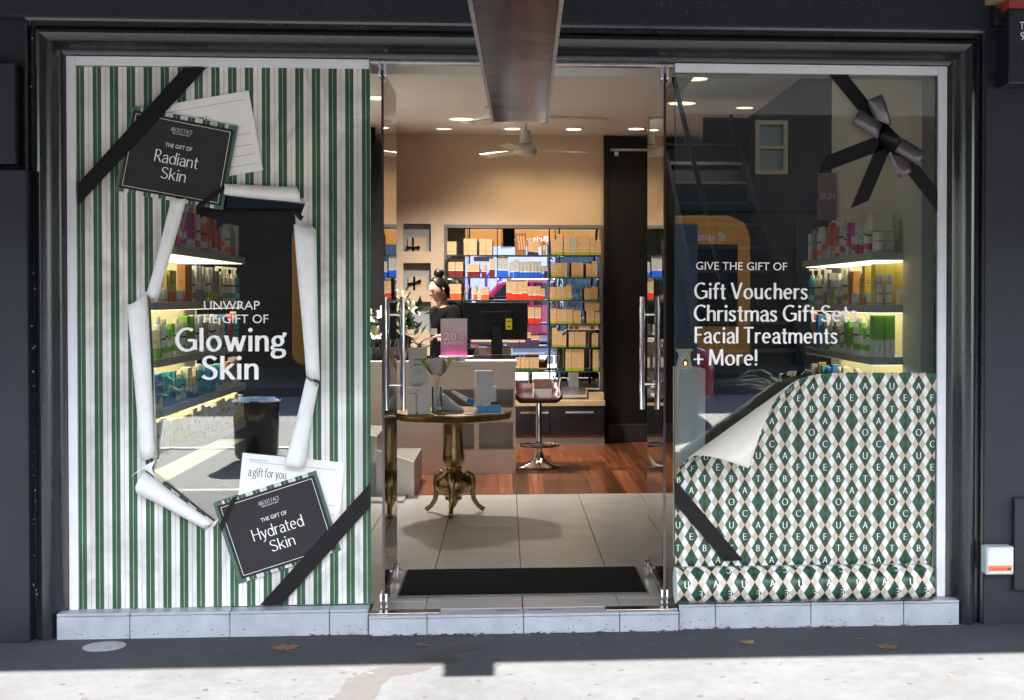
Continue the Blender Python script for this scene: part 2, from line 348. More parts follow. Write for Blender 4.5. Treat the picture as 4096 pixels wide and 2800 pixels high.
def nib_text(mb, txt, x, y, cap, width=None, ang=0, s=.15, t=.085, gap=.085, Y=0, mi=0, align='l', mapper=None, mirror=False):
    """x, y = start of the baseline in picture units on plane Y; cap = cap height; width = overall width"""
    pos = 0; items = []
    for ch in txt:
        w_, st = glyph(ch, s, t); items.append((pos, st)); pos += w_+(gap if ch != ' ' else 0)
    total = pos-gap; sx = (width/total) if width else cap
    if align == 'c': off = -total/2
    elif align == 'r': off = -total
    else: off = 0
    c, q = math.cos(math.radians(ang)), math.sin(math.radians(ang))
    for p, st in items:
        def fn(gx, gy, k, p=p):
            ux = (p+gx+off)*sx; uy = gy*cap
            if mirror: ux = -ux
            X_, Y_ = x+ux*c-uy*q, y-ux*q-uy*c
            if mapper: return mapper(X_, Y_, k)
            return P(X_, Y_, Y-.00025*k)
        strokes_to(mb, st, s, t, fn, mi)
_fc = {}
def font_geo(txt, spacing=1.0):
    if (txt, spacing) in _fc: return _fc[(txt, spacing)]
    cu = bpy.data.curves.new('t', 'FONT'); cu.body = txt; cu.space_character = spacing; cu.resolution_u = 3
    ob = bpy.data.objects.new('t', cu); C.objects.link(ob)
    bpy.context.view_layer.update()
    me = ob.evaluated_get(bpy.context.evaluated_depsgraph_get()).to_mesh()
    vs = [(v.co.x, v.co.y) for v in me.vertices]; fs = [tuple(p.vertices) for p in me.polygons]
    bpy.data.objects.remove(ob); bpy.data.curves.remove(cu)
    x0 = min(v[0] for v in vs); x1 = max(v[0] for v in vs)
    _fc[(txt, spacing)] = ([((a-x0), b) for a, b in vs], fs, x1-x0); return _fc[(txt, spacing)]
def sans(mb, txt, x, y, cap, width=None, ang=0, Y=0, mi=0, align='l', spacing=1.0, mapper=None, mirror=False):
    vs, fs, tw = font_geo(txt, spacing); sc = cap/.72; sx = width/tw if width else sc
    off = {'l': 0, 'c': -tw/2, 'r': -tw}[align]; c, q = math.cos(math.radians(ang)), math.sin(math.radians(ang)); out = []
    for a, b in vs:
        ux = (a+off)*sx*(-1 if mirror else 1); uy = b*sc; X_, Y_ = x+ux*c-uy*q, y-ux*q-uy*c
        out.append(mapper(X_, Y_, 0) if mapper else P(X_, Y_, Y))
    mb.add(out, fs, mi)
def sans_plane(mb, txt, origin, ex, ez, h, width=None, mi=0, align='c', mirror=False):
    """flat lettering on any plane: origin + ex*x + ez*y"""
    vs, fs, tw = font_geo(txt, 1.0); sc = h/.72; sx = width/tw if width else sc
    off = {'l': 0, 'c': -tw/2}[align]; o = Vector(origin); ex = Vector(ex)*(-1 if mirror else 1); ez = Vector(ez)
    mb.add([o+ex*((a+off)*sx)+ez*(b*sc) for a, b in vs], fs, mi)
# ================================================================== ground
def asphalt(name, col, spec_amt=.35, sc=1.0):
    M = bpy.data.materials.new(name); M.use_nodes = True; n = M.node_tree; b = n.nodes['Principled BSDF']
    tc = n.nodes.new('ShaderNodeTexCoord')
    def noise(scale, det=6, rough=.6):
        z = n.nodes.new('ShaderNodeTexNoise'); z.inputs['Scale'].default_value = scale; z.inputs['Detail'].default_value = det; z.inputs['Roughness'].default_value = rough
        n.links.new(tc.outputs['Object'], z.inputs['Vector']); return z.outputs[0]
    big, mid, fine = noise(1.1*sc), noise(14*sc), noise(230*sc, 3)
    f = math_node(n, 'ADD', math_node(n, 'MULTIPLY', big, .6), math_node(n, 'ADD', math_node(n, 'MULTIPLY', mid, .35), math_node(n, 'MULTIPLY', fine, 1.0)))
    mr = n.nodes.new('ShaderNodeMapRange'); mr.inputs[1].default_value = .7; mr.inputs[2].default_value = 1.3; mr.inputs[3].default_value = 1-spec_amt; mr.inputs[4].default_value = 1+spec_amt
    n.links.new(f, mr.inputs[0]); h = n.nodes.new('ShaderNodeVectorMath'); h.operation = 'SCALE'; h.inputs[0].default_value = col
    n.links.new(mr.outputs[0], h.inputs['Scale']); n.links.new(h.outputs[0], b.inputs['Base Color'])
    b.inputs['Roughness'].default_value = .85
    bp = n.nodes.new('ShaderNodeBump'); bp.inputs['Strength'].default_value = .6; bp.inputs['Distance'].default_value = .004
    n.links.new(fine, bp.inputs['Height']); n.links.new(bp.outputs[0], b.inputs['Normal']); MATS[name] = M; return M
m_pave = asphalt('pavement_asphalt', (.046,.047,.051), .55)
m_road = asphalt('road_asphalt', (.12,.12,.118), .5)
m_kerb = mat('kerb_stone', (.33,.32,.30), .8, var=.15, bump=.3)
struct(MB().box(-300, 300, -200, 200, -.20, -.14).build('ground', m_road))
struct(MB().box(-60, 60, -5.2, .6, -.13, G0).build('pavement', m_pave))
mb = MB(); vs = [(x, y, z) for x in (-60, 60) for y, z in ((-5.352,-.135),(-5.352,-.10),(-10.5,.12),(-14.6,.20),(-14.6,-.135))]
mb.add(vs, [(0,4,3,2,1),(5,6,7,8,9)]+[(i, (i+1) % 5, 5+(i+1) % 5, 5+i) for i in range(5)]); struct(mb.build('road', m_road))
struct(MB().box(-60, 60, -5.35, -5.202, -.13, G0+.004).build('kerb', m_kerb, bevel=.02))
struct(MB().box(-60, 60, -21.2, -14.602, -.13, .34).build('far_pavement', m_pave))
# painted edge line on the road
mb = MB()
for i in range(-6, 7): mb.box(i*3.2-.9, i*3.2+.9, -8.66, -8.56, .030, .052)
struct(mb.build('road_markings', mat('road_paint', (.75,.75,.72), .7)))

# ================================================================== shopfront wall
XL, XR, ZT, ZBOT = -2.165, 2.277, 2.904, .157
MW = .168
wall = thing('shopfront_wall', 'charcoal painted shopfront wall with a rounded moulding around the wide opening', 'building wall', (0, 0, G0))
xg = P(72, 900, -.1).x; z1 = P(30, 130, -.1).z; z2 = P(30, 387, -.1).z
MB().box(-7, 7, -.12, .30, ZT+MW, 6.5).build('lintel', m_char, wall, bevel=.004)
MB().box(XR+MW, 7, -.115, .30, G0, ZT+MW-.002).build('right_pier', m_char, wall, bevel=.004)
MB().box(-7, XL-MW-.012, -.02, .30, G0, ZT+MW-.002).build('left_pier', m_char, wall)
MB().box(-7, xg, -.15, -.022, G0, z2).build('lower_pilaster', m_char, wall, bevel=.006)
MB().box(-7, P(35, 300, -.13).x, -.13, -.022, z2+.03, z1-.03).build('raised_panel', m_char, wall, bevel=.006)
prof = [(0,.03),(0,-.028),(.018,-.030),(.030,-.040),(.040,-.062),(.054,-.090),(.074,-.112),(.095,-.120),(.112,-.114),(.126,-.098),(.134,-.078),(.136,-.066),(.152,-.066),(.156,-.100),(MW,-.104),(MW,.03)]
def mould(fn):
    mb = MB(); n = len(prof); vs = [fn(u, y, e) for e in (0, 1) for u, y in prof]
    mb.add(vs, [(i, i+1, n+i+1, n+i) for i in range(n-1)]+[tuple(range(n)), tuple(n+i for i in range(n))[::-1]])
    o = mb.build('moulding', m_char2, wall, smooth=True); return o
mould(lambda u, y, e: (XL-u, y, G0 if e == 0 else ZT+u))
mould(lambda u, y, e: ((XL-u) if e == 0 else (XR+u), y, ZT+u))
mould(lambda u, y, e: (XR+u, y, G0 if e == 0 else ZT+u))
# dark plinth blocks below the moulding are the wall itself; screws and chips in the paint
mb = MB()
for i in range(26):
    z = random.uniform(.1, 3.1); x = P(71+random.uniform(-3, 6), 900, -.15).x
    mb.rbox(x+.01, -.152, z, random.uniform(.002,.008), .003, random.uniform(.002,.008), random.random())
for i in range(150):
    x, y = random.gauss(720, 160), abs(random.gauss(0, 60))+4
    if i > 60: x, y = random.uniform(1270, 2260), random.choice([random.gauss(9, 2), random.gauss(35, 30)])
    if not 0 < y < 66: continue
    p = P(x, y, -.122); mb.box(p.x, p.x+random.uniform(.001,.006), -.1218, -.1200, p.z, p.z+random.uniform(.001,.004))
struct(mb.build('paint_chip', mat('chipped_plaster', (.20,.20,.20), .9), wall), 'stuff')
# right: groove line beside the moulding and small meter box low on the pier
# ------------------------------------------------------------------ canopy above (throws the shade)
canopy = thing('street_canopy', 'canopy over the footpath above the shopfront, out of the top of the picture', 'canopy', (0, -4.8, 3.3))
MB().box(-9, 9, -4.82, -.12, 3.3, 3.42).build('soffit', mat('soffit_paint', (.30,.31,.33), .7), canopy)
MB().box(-9, 9, -4.90, -4.822, 3.3, 3.75).build('fascia', m_char, canopy)
# ------------------------------------------------------------------ hanging sign beam
sgn = thing('hanging_sign', 'dark metal sign box hanging from the canopy, its scuffed underside seen from below', 'sign', (.03, -2.7, 2.41))
mb = MB(); a, b = (-.048, -1.46), (.164, -1.46); c_, d_ = (.128, -3.98), (-.087, -3.98)
vs = [(x, y, z) for z in (2.412, 3.3) for x, y in (a, b, c_, d_)]
mb.add(vs, [(0,1,2,3),(4,7,6,5),(0,4,5,1),(1,5,6,2),(2,6,7,3),(3,7,4,0)])
m_under = mat('scuffed_sign_metal', (.0085,.010,.0125), .13, 0, spec=.12, var=.6, vscale=5, bump=.35, bscale=7, dist=.003)
mb.build('sign_box', m_under, sgn, bevel=.004)
mb = MB()
for (xa, xb, yy) in ((-.049,-.086,0),(.165,.129,0)):
    s_ = -1 if xa < 0 else 1
    vs = [(xa-.004*s_, -1.458, 2.405), (xa+.006*s_, -1.458, 2.405), (xb+.006*s_, -3.97, 2.405), (xb-.004*s_, -3.97, 2.405)]
    vs += [(x, y, 2.43) for x, y, z in vs]
    mb.add(vs, [(0,1,2,3),(4,7,6,5),(0,4,5,1),(1,5,6,2),(2,6,7,3),(3,7,4,0)])
mb.build('edge_trim', mat('worn_edge', (.32,.31,.30), .35, .8, var=.5, vscale=30), sgn)
# ------------------------------------------------------------------ tiled step and sills
step = struct(MB().box(-2.19, 2.31, -.088, .04, G0, .112).build('front_step', m_grout))
base_step = step
def tile(name, x0, x1, y0, y1, z0, z1, m, par, bv=.003):
    return MB().box(x0, x1, y0, y1, z0, z1).build(name, m, par, bevel=bv, seg=1)
JX = [P(x, 1425, -.1).x for x in (295, 522, 748, 970, 1188, 1405, 1623, 1840, 2050)]
cuts = [-2.2]+JX+[2.322]
for a, b in zip(cuts, cuts[1:]):
    mid = a > JX[2]-.01 and b < JX[6]+.01
    def piece(a, b, mid):
        zt, yf = (.128, -.135) if mid else (.157, -.105)
        tile('riser_tile', a+.0015, b-.0015, yf, yf+.012, G0-.01, zt-.016, m_tile, step)
        tile('sill_tile', a+.0015, b-.0015, yf-.004, .0 if not mid else -.004, zt-.014, zt, m_tile, step)
        tile('riser_tile', a+.0015, b-.0015, yf+.0121, -.088, G0, zt-.0161, m_grout, step)
    if a < -.68 < b: piece(a, -.684, False); piece(-.681, b, True)
    elif a < .872 < b: piece(a, .869, True); piece(.872, b, False)
    else: piece(a, b, mid)
struct(MB().box(-2.42, 2.42, 0, 4.11, -.05, .118).build('shop_floor', m_grout))
shopfl = bpy.data.objects['shop_floor']
xs = [.085+.496*k for k in range(-5, 6)]; xs = [-2.40]+[x for x in xs if -2.38 < x < 2.38]+[2.40]
ys = [-.002, .185, 1.263, 2.54, 3.816, 4.108]
for i, (x0, x1) in enumerate(zip(xs, xs[1:])):
    for y0, y1 in zip(ys, ys[1:]):
        if y0 < .1 and (x0 < -.7 or x1 > .9):
            if x1 < -.7 or x0 > .9: continue
            x0c, x1c = max(x0, -.68), min(x1, .87)
            tile('floor_tile', x0c+.002, x1c-.002, y0, y1-.003, .10, FL-.001, m_ftile, shopfl, 0); continue
        tile("floor_tile", x0+.0028, x1-.0028, y0+.002, y1-.002, .10, FL+random.uniform(-.0004,.0004), m_ftile, shopfl, 0)
def planks():
    M = mat('polished_floorboard', (.17,.055,.022), .22, var=.45, vscale=2.2)
    n = M.node_tree; b = n.nodes['Principled BSDF']
    oi = n.nodes.new('ShaderNodeObjectInfo'); h = n.nodes.new('ShaderNodeHueSaturation')
    mr = n.nodes.new('ShaderNodeMapRange'); mr.inputs[3].default_value = .45; mr.inputs[4].default_value = 1.5
    n.links.new(oi.outputs['Random'], mr.inputs[0]); n.links.new(mr.outputs[0], h.inputs['Value'])
    src = b.inputs['Base Color'].links[0].from_socket; n.links.new(src, h.inputs['Color']); n.links.new(h.outputs[0], b.inputs['Base Color'])
    for nd in n.nodes:
        if nd.type == 'TEX_COORD':
            mp = n.nodes.new('ShaderNodeMapping'); mp.inputs['Scale'].default_value = (16, .3, 1)
            for l in list(nd.outputs['Object'].links):
                t = l.to_socket; n.links.remove(l); n.links.new(mp.outputs[0], t)
            n.links.new(nd.outputs['Object'], mp.inputs[0])
    return M
m_plank = planks()
wfl = struct(MB().box(-2.42, 2.42, 4.111, 9, -.05, .118).build('wood_floor', m_grout))
x = -2.41
while x < 2.4:
    ye = 4.113; cutsy = [4.113]
    while ye < 8.9: ye += random.uniform(1.2, 2.4); cutsy.append(min(ye, 8.95))
    for y0, y1 in zip(cutsy, cutsy[1:]):
        o = tile('floorboard', x+.0006, x+.1294, y0, y1-.001, .10, FL, m_plank, wfl, .0008)
    x += .13
# ------------------------------------------------------------------ shop shell
CZ = 3.50
YB = 8.2
struct(MB().box(-3.2, 3.2, .31, 9.4, CZ, CZ+.1).build('ceiling', m_ceil))
struct(MB().box(-2.5, -2.40, .31, 9.4, G0, CZ-.001).build('left_shop_wall', m_cream))
struct(MB().box(2.40, 2.5, .31, 3.05, G0, CZ-.001).build('right_shop_wall', m_cream))
m_dark = mat('dark_stairwell_paint', (.009,.009,.0095), .7, var=.1, spec=.2)
struct(MB().box(2.40, 2.5, 3.051, 9.4, G0, CZ-.001).build('dark_side_wall', m_dark))
struct(MB().box(-2.5, 2.5, 9.3, 9.4, G0, CZ).build('rear_wall', m_tan))
mb = MB(); mb.box(1.96, 2.399, 6.6, 6.68, FL, CZ-.002)
struct(mb.build('stairwell_wall', m_dark))
# inside face of the shopfront above and beside the opening
MB().box(-2.5, 2.5, .301, .31, ZT-.02, CZ).build('inner_lintel', m_cream, wall)
# ------------------------------------------------------------------ back wall with niches and mirror recess
MXL, MXR, MZB, MZT = -.669, 1.067, .56, 2.517
nx0, nx1 = P(*ZA(470, 300), YB).x, P(*ZA(790, 300), YB).x
nz = [(P(*ZA(600, 450), YB).z, P(*ZA(600, 130), YB).z), (P(*ZA(600, 900), YB).z, P(*ZA(600, 583), YB).z), (P(*ZA(600, 1350), YB).z, P(*ZA(600, 1030), YB).z)]
holes = [(MXL, MXR, MZB, MZT)]+[(nx0, nx1, a, b) for a, b in nz]
mb = MB(); holes_wall(mb, -1.36, 1.076, FL, CZ, YB, holes)
bw = struct(mb.build('back_wall', m_tan))
for a, b in nz:
    mb = MB(); D = .24
    mb.add([(nx0,YB,a),(nx1,YB,a),(nx1,YB,b),(nx0,YB,b),(nx0,YB+D,a),(nx1,YB+D,a),(nx1,YB+D,b),(nx0,YB+D,b)], [(4,5,6,7),(0,1,5,4),(3,7,6,2),(0,4,7,3),(1,2,6,5)])
    mb.build('niche', m_grey, bw)
struct(MB().box(-2.399, -1.361, 7.6, 7.68, FL, CZ-.001).build('dark_partition', m_dark))
MB().box(-2.2, P(866, 500, 7.2).x, 7.2, 7.24, FL, P(850, 325, 7.2).z).build('leaning', m_dark).name = 'dark_door_leaf'
tag(bpy.data.objects['dark_door_leaf'], 'tall dark brown door leaf standing at the far left of the shop', 'door')
pn = thing('black_wall_panel', 'tall matt black panel wall to the right of the mirrored shelves', 'wall panel', (1.5, YB, FL))
MB().box(1.078, 1.96, YB-.05, YB+.02, FL+.12, CZ-.02).build('panel', m_black, pn)
MB().box(1.078, 1.115, YB-.075, YB-.051, FL, CZ-.02).build('edge_post', m_black, pn)
MB().box(1.116, 1.96, YB-.075, YB-.051, FL, FL+.20).build('skirting', mat('dark_skirting', (.022,.020,.020), .4), pn, bevel=.01)
mb = MB(); p0, p1 = P(*ZD(0,0), YB), P(1385, 340, YB-.12); p2 = P(1540, 341, YB-.12)
mb.tube([(p1.x, YB-.12, p1.z), (2.1, YB-.12, p1.z)], .016, 10)
cr = thing('curtain_rail', 'thin grey rail across the top of the black panel', 'rail', (p1.x, YB-.1, p1.z)); mb.build('rod', m_steel, cr, smooth=True)
MB().box(p1.x+.05, p1.x+.09, YB-.13, YB-.051, p1.z-.06, p1.z-.02).build('bracket', m_white, cr)
# mirror, leaning a third of a degree, in a recess 12 cm deep
mb = MB(); lean = math.tan(math.radians(.69)); h = MZT-MZB
MY = YB+.05
mb.add([(MXL, MY, MZB),(MXR, MY, MZB),(MXR, MY-lean*h, MZT),(MXL, MY-lean*h, MZT)], [(0,1,2,3)])
mr = thing('wall_mirror', 'large mirror behind the glass product shelves reflecting the sunny street', 'mirror', (.2, MY, MZB))
mb.build('mirror_plate', m_mirror, mr)
fr = MB(); 
for q in ((MXL, MXL+.035, MZB, MZT), (MXR-.035, MXR, MZB, MZT)): fr.box(q[0], q[1], YB-.01, MY+.02, q[2], q[3])
fr.box(MXL+.0351, MXR-.0351, YB-.01, MY+.02, MZT-.035, MZT)
fr.build('mirror_frame', mat('grey_metal_frame', (.30,.29,.27), .35, .6), mr)
MB().box(-1.3, 1.07, MY+.03, MY+.05, MZB, MZT).build('backing_board', m_grey, mr)
for px in (790, 967, 1392):
    p = P(*ZA(1235 if px == 790 else 1557 if px == 967 else 1557, 300), MY-.06)
# slim uprights in front of the mirror
GY0, GY1 = 7.93, 8.17
for k, (q, nm) in enumerate(((ZA(1235, 300), 'a'), (ZA(1557, 300), 'b'), (ZB(430, 300), 'c'), (ZB(545, 300), 'd'))):
    p = P(*q, 8.12)
    MB().box(p.x-.004, p.x+.004, 8.11, 8.12, .62, MZT-.04).build('upright', m_blackg, mr)
# glass shelves
shz = [P(1200, 578.5, 7.95).z, P(1200, 629, 7.95).z, P(1200, 680.6, 7.95).z, P(1200, 734.5, 7.95).z, P(1200, 787.5, 7.95).z, P(1200, 842.5, 7.95).z]
m_gshelf = glassmat('shelf_glass', 1.5, (.85,.96,.92))
NM = ['top', 'second', 'third', 'fourth', 'fifth', 'lowest']
for i, z in enumerate(shz):
    t = thing('glass_shelf', NM[i].capitalize()+' glass shelf in front of the mirror, holding small cartons', 'shelf', (.2, 8.0, z), 'glass shelves on the mirror')
    MB().box(MXL+.04, MXR-.04, GY0+.004, GY1, z-.012, z-.001).build('glass_pane', m_gshelf, t)
    MB().box(MXL+.04, MXR-.04, GY0, GY0+.004, z-.012, z-.001).build('polished_edge', m_gedge, t)
    for bx in (MXL+.045, P(*ZA(1557, 300), 8.1).x, P(*ZB(430, 300), 8.1).x, MXR-.05):
        mb = MB(); mb.box(bx-.008, bx+.008, GY0+.03, GY1+.01, z-.024, z-.0125); mb.build('bracket', m_blackg, t)
# ------------------------------------------------------------------ cartons on the glass shelves
def bandmats(name, bands): return [mat(name+str(i), c, .5) for i, c in enumerate(bands)]
m_kraft = mat('kraft_carton', (.56,.37,.20), .55, var=.05, vscale=20); m_kraftp = mat('pale_kraft_carton', (.60,.47,.33), .55)
m_line = mat('white_line', (.8,.78,.74), .5); m_red = mat('vermilion_band', (.62,.035,.012), .45); m_dred = mat('maroon_band', (.16,.012,.012), .45)
m_blue = mat('cobalt_band', (.012,.10,.62), .4); m_lime = mat('olive_lime_band', (.36,.34,.02), .5); m_greyb = mat('grey_carton', (.40,.39,.36), .5)
m_navy = mat('navy_band', (.02,.02,.06), .5); m_pur = mat('plum_band', (.07,.03,.09), .5); m_green2 = mat('dark_green_band', (.04,.10,.02), .5)
m_rline = mat('red_line', (.40,.05,.02), .5); m_orng = mat('orange_band', (.60,.10,.02), .45)
STY = {  # body, band, band height share, line, words
 'k': (m_kraft, m_kraft, .0, m_rline, 'plain kraft carton with a thin red line'),
 'dr': (m_kraft, m_dred, .42, m_line, 'tan carton with a maroon base'),
 'r': (m_kraft, m_red, .34, m_line, 'tan carton with a bright red base'),
 'or': (m_kraft, m_orng, .42, m_line, 'tan carton with an orange base'),
 'b': (m_greyb, m_blue, .32, m_line, 'grey carton with a cobalt blue base'),
 'bd': (m_greyb, m_navy, .55, m_line, 'grey carton with a dark navy base'),
 'n': (m_kraft, m_navy, .18, None, 'tan carton with a navy base'),
 'g': (m_kraft, m_lime, .15, None, 'tan carton with a lime green base'),
 'gg': (m_greyb, m_lime, .12, None, 'grey carton with a lime green base'),
 'p': (m_kraft, m_pur, .62, m_line, 'tan carton with a plum base'),
 'kg': (m_kraft, m_green2, .22, None, 'tan carton with a dark green base'),
 's': (m_kraftp, m_kraftp, 0, m_rline, 'small pale carton'),
}
def carton(x0, x1, z0, z1, yf, dep, sty, label, group, ang=0):
    body, band, bh, line, words = STY[sty]; w_ = x1-x0; hh = z1-z0; cx = (x0+x1)/2; cy = yf+dep/2
    mb = MB(); rnd = random.uniform(-.03, .03)+ang; w_ -= .0015
    zb = z0+hh*bh
    if bh: mb.rbox(cx, cy, z0, w_, dep, hh*bh, rnd, 1); mb.rbox(cx, cy, zb+.0002, w_, dep, hh*(1-bh)-.0002, rnd, 0)
    else: mb.rbox(cx, cy, z0, w_, dep, hh, rnd, 0)
    e = .0008
    if line: mb.rbox(cx, cy, (zb if bh else z0+hh*.22), w_+e, dep+e, .006 if bh else .004, rnd, 2)
    # printed mark and text lines
    c, q = math.cos(rnd), math.sin(rnd)
    def front(fx, fz, fw, fh):
        vs = []
        for a, b in ((-fw,0),(fw,0),(fw,fh),(-fw,fh)):
            lx = fx+a; ly = -dep/2-.0006; vs.append((cx+lx*c-ly*q, cy+lx*q+ly*c, fz+b))
        mb.add(vs, [(0,1,2,3)], 3)
    if w_ > .03:
        front(0, z0+hh*.84, w_*.10, hh*.03); 
        for k in range(2): front(0, z0+hh*(.60-.09*k), w_*(.26-.05*k), hh*.012)
        if sty in 'ggg': front(w_*.05, z0+hh*.24, w_*.10, hh*.012); front(w_*.02, z0+hh*.30, w_*.16, hh*.010)
    o = mb.build('product_carton', [body, band, line or body, mat('carton_print', (.20,.11,.06), .6)])
    o['group'] = group; o['label'] = label; o['category'] = 'carton'; return o
def row(conv_list, zi, zbot):
    n = len(conv_list)
    for i, it in enumerate(conv_list):
        x0, x1, top, sty = it
        a = P(x0, top, GY0+.02); b = P(x1, top, GY0+.02)
        words = STY[sty][4]; nm = NM[zi]
        lab = f'{words}, {ORD[i]} from left, {nm} glass shelf'
        carton(a.x, b.x, zbot, a.z, GY0+.02, min(.075, max(.03, (b.x-a.x))), sty, lab, 'cartons on the glass shelves')
def Aq(*items): return [(ZA(a,0)[0], ZA(b,0)[0], ZA(0,t)[1], s_) for a, b, t, s_ in items]
def Bq(*items): return [(ZB(a,0)[0], ZB(b,0)[0], ZB(0,t)[1], s_) for a, b, t, s_ in items]
row(Aq((977,1031,335,'k'),(1032,1085,335,'k'),(1168,1218,303,'k'),(1219,1270,303,'k'),(1270,1322,303,'k'),(1350,1422,305,'k'),(1426,1500,310,'k'))
    +Bq((180,250,295,'n'),(252,302,335,'n'),(445,506,315,'g'),(508,582,250,'g'),(590,665,265,'g'),(668,743,280,'gg'),(746,819,265,'g'),(821,892,265,'g'),(895,958,285,'g'),(960,1022,322,'g')), 0, shz[0])
row(Aq((992,1070,572,'dr'),(1071,1162,572,'dr'),(1210,1255,592,'dr'),(1256,1302,592,'dr'),(1303,1350,592,'dr'),(1375,1425,600,'dr'),(1465,1525,535,'dr'),(1562,1624,505,'b'),(1626,1685,505,'b'),(1700,1745,565,'b'))
    +Bq((18,78,540,'b'),(80,122,565,'b'),(124,165,565,'b'),(167,205,565,'b'),(207,250,565,'b'),(252,290,565,'b'),(292,332,565,'b'),(335,367,615,'b'),(369,405,615,'bd'),(443,507,582,'g'),(509,572,582,'g'),(574,632,580,'g'),(682,750,575,'g'),(752,815,578,'g'),(850,914,590,'g'),(916,978,560,'g')), 1, shz[1])
row(Aq((1010,1077,825,'or'),(1079,1140,825,'or'),(1280,1320,850,'or'),(1325,1369,900,'s'),(1371,1460,862,'or'),(1660,1724,760,'r'),(1726,1784,800,'r'),(1786,1845,800,'r'),(1847,1908,775,'r'))
    +Bq((177,222,855,'r'),(224,275,855,'r'),(277,328,850,'r'),(330,375,880,'r'),(430,500,860,'g'),(502,560,855,'g'),(562,620,855,'g'),(622,683,830,'g'),(830,903,875,'g'),(905,985,855,'g')), 2, shz[2])
row(Bq((178,252,1095,'r'),(254,328,1095,'r'),(437,510,1110,'g'),(512,566,1115,'g'),(568,630,1115,'g'),(632,698,1118,'g'),(702,790,1130,'g'),(857,950,1140,'g'),(955,1010,1150,'g')), 3, shz[3])
ZR = zc(1900,1080,3.784)
def Rq(*items): return [(ZR(a,0)[0], ZR(b,0)[0], ZR(0,t)[1], s_) for a, b, t, s_ in items]
row(Rq((480,572,1045,'p'),(575,672,1045,'p'),(675,760,1045,'p'),(762,845,940,'p'),(850,970,990,'p'),(1165,1240,870,'g'),(1243,1322,925,'g'),(1325,1380,985,'g'),(1420,1505,935,'g'),(1508,1590,935,'g'),(1592,1675,935,'g'),(1770,1865,955,'g')), 4, shz[4])
row(Rq((590,685,1325,'kg'),(688,755,1325,'kg'),(757,820,1325,'kg'),(822,888,1325,'kg'),(890,965,1325,'kg'),(1370,1462,1200,'g'),(1464,1556,1200,'g'),(1558,1650,1200,'g'),(1785,1870,1205,'g')), 5, shz[5])
# photo card with brown tubes, dropper bottle, big box, tray
a, b = P(*ZB(33, 240), GY0+.04), P(*ZB(157, 482), GY0+.04)
pc = thing('display_card', 'brown picture card of amber tubes standing on the top glass shelf', 'card', (a.x, GY0+.04, shz[0]))
MB().box(a.x, b.x, GY0+.04, GY0+.05, shz[0], a.z).build('card_panel', mat('brown_photo_card', (.28,.12,.05), .4), pc)
mb = MB()
for k in range(3):
    x0 = a.x+.02+.028*k; mb.prism([(x0, a.z-.03), (x0+.016, a.z-.025), (x0+.034, shz[0]+.06), (x0+.018, shz[0]+.055)], GY0+.036, GY0+.0395)
mb.build('printed_tube', mat('amber_tube_print', (.60,.36,.16), .4), pc)
def bottle(cx, cy, z, r, hh, mats_, label, group, kind='pump', n=14):
    """plain product bottle: body, label band, cap"""
    mb = MB(); bh = hh*(.72 if kind == 'pump' else .84 if kind == 'cap' else .80)
    if kind == 'jar':
        mb.lathe(cx, cy, [(r*.95,z),(r,z+.004),(r,z+hh*.62)], n, 0); mb.lathe(cx, cy, [(r*1.04,z+hh*.62),(r*1.04,z+hh*.98),(r*.98,z+hh)], n, 2)
        mb.lathe(cx, cy, [(r*1.01,z+hh*.10),(r*1.01,z+hh*.20)], n, 1)
    elif kind == 'tube':
        mb.lathe(cx, cy, [(r*.8,z),(r*.8,z+hh*.16)], n, 2); mb.lathe(cx, cy, [(r*.85,z+hh*.16),(r,z+hh*.24),(r*1.02,z+hh*.7),(r*1.1,z+hh)], n, 0, sy=.6)
        mb.lathe(cx, cy, [(r*1.02,z+hh*.35),(r*1.05,z+hh*.60)], n, 1, sy=.62)
    else:
        mb.lathe(cx, cy, [(r*.93,z),(r,z+.006),(r,z+bh*.90),(r*.8,z+bh*.97),(r*.42,z+bh)], n, 0)
        mb.lathe(cx, cy, [(r*1.012,z+bh*.14),(r*1.012,z+bh*.34)], n, 1); mb.lathe(cx, cy, [(r*1.012,z+bh*.60),(r*1.012,z+bh*.66)], n, 3)
        if kind == 'pump':
            mb.lathe(cx, cy, [(r*.5,z+bh),(r*.5,z+bh+hh*.08),(r*.14,z+bh+hh*.09),(r*.14,z+hh*.95)], n, 2); mb.box(cx-r*.9, cx+r*.3, cy-r*.18, cy+r*.18, z+hh*.945, z+hh, 2)
        else: mb.lathe(cx, cy, [(r*.66,z+bh),(r*.66,z+hh*.985),(r*.6,z+hh)], n, 2)
    o = mb.build('product_'+{'jar':'jar','tube':'tube'}.get(kind, 'bottle'), mats_, smooth=True)
    o['label'] = label; o['category'] = {'jar':'jar','tube':'tube'}.get(kind, 'bottle'); o['group'] = group; return o
p = P(*ZB(368, 400), GY0+.05)
o = bottle(p.x, GY0+.06, shz[0], .018, P(*ZB(368, 330), GY0+.05).z-shz[0], [m_kraft, m_lime, m_black, m_line], 'amber dropper bottle with a black pipette cap on the top glass shelf', 'x'); del o['group']
a, b = P(*ZB(645, 1293), GY0+.02), P(*ZB(995, 1358), GY0+.02)
bb = MB().box(a.x, b.x, GY0+.02, GY0+.16, b.z, a.z).build('long_carton', m_kraftp); tag(bb, 'long flat kraft box laid across the green cartons on the fifth glass shelf', 'box')
mb = MB(); mb.box(a.x+.01, b.x-.02, GY0+.018, GY0+.0198, a.z-.012, a.z-.006); 
for xx in (a.x+.012, a.x+.07, b.x-.09): mb.box(xx, xx+.04, GY0+.018, GY0+.0198, b.z+.01, a.z-.02)
mb.build('printed_block', mat('brown_print', (.10,.05,.03), .5), bb)
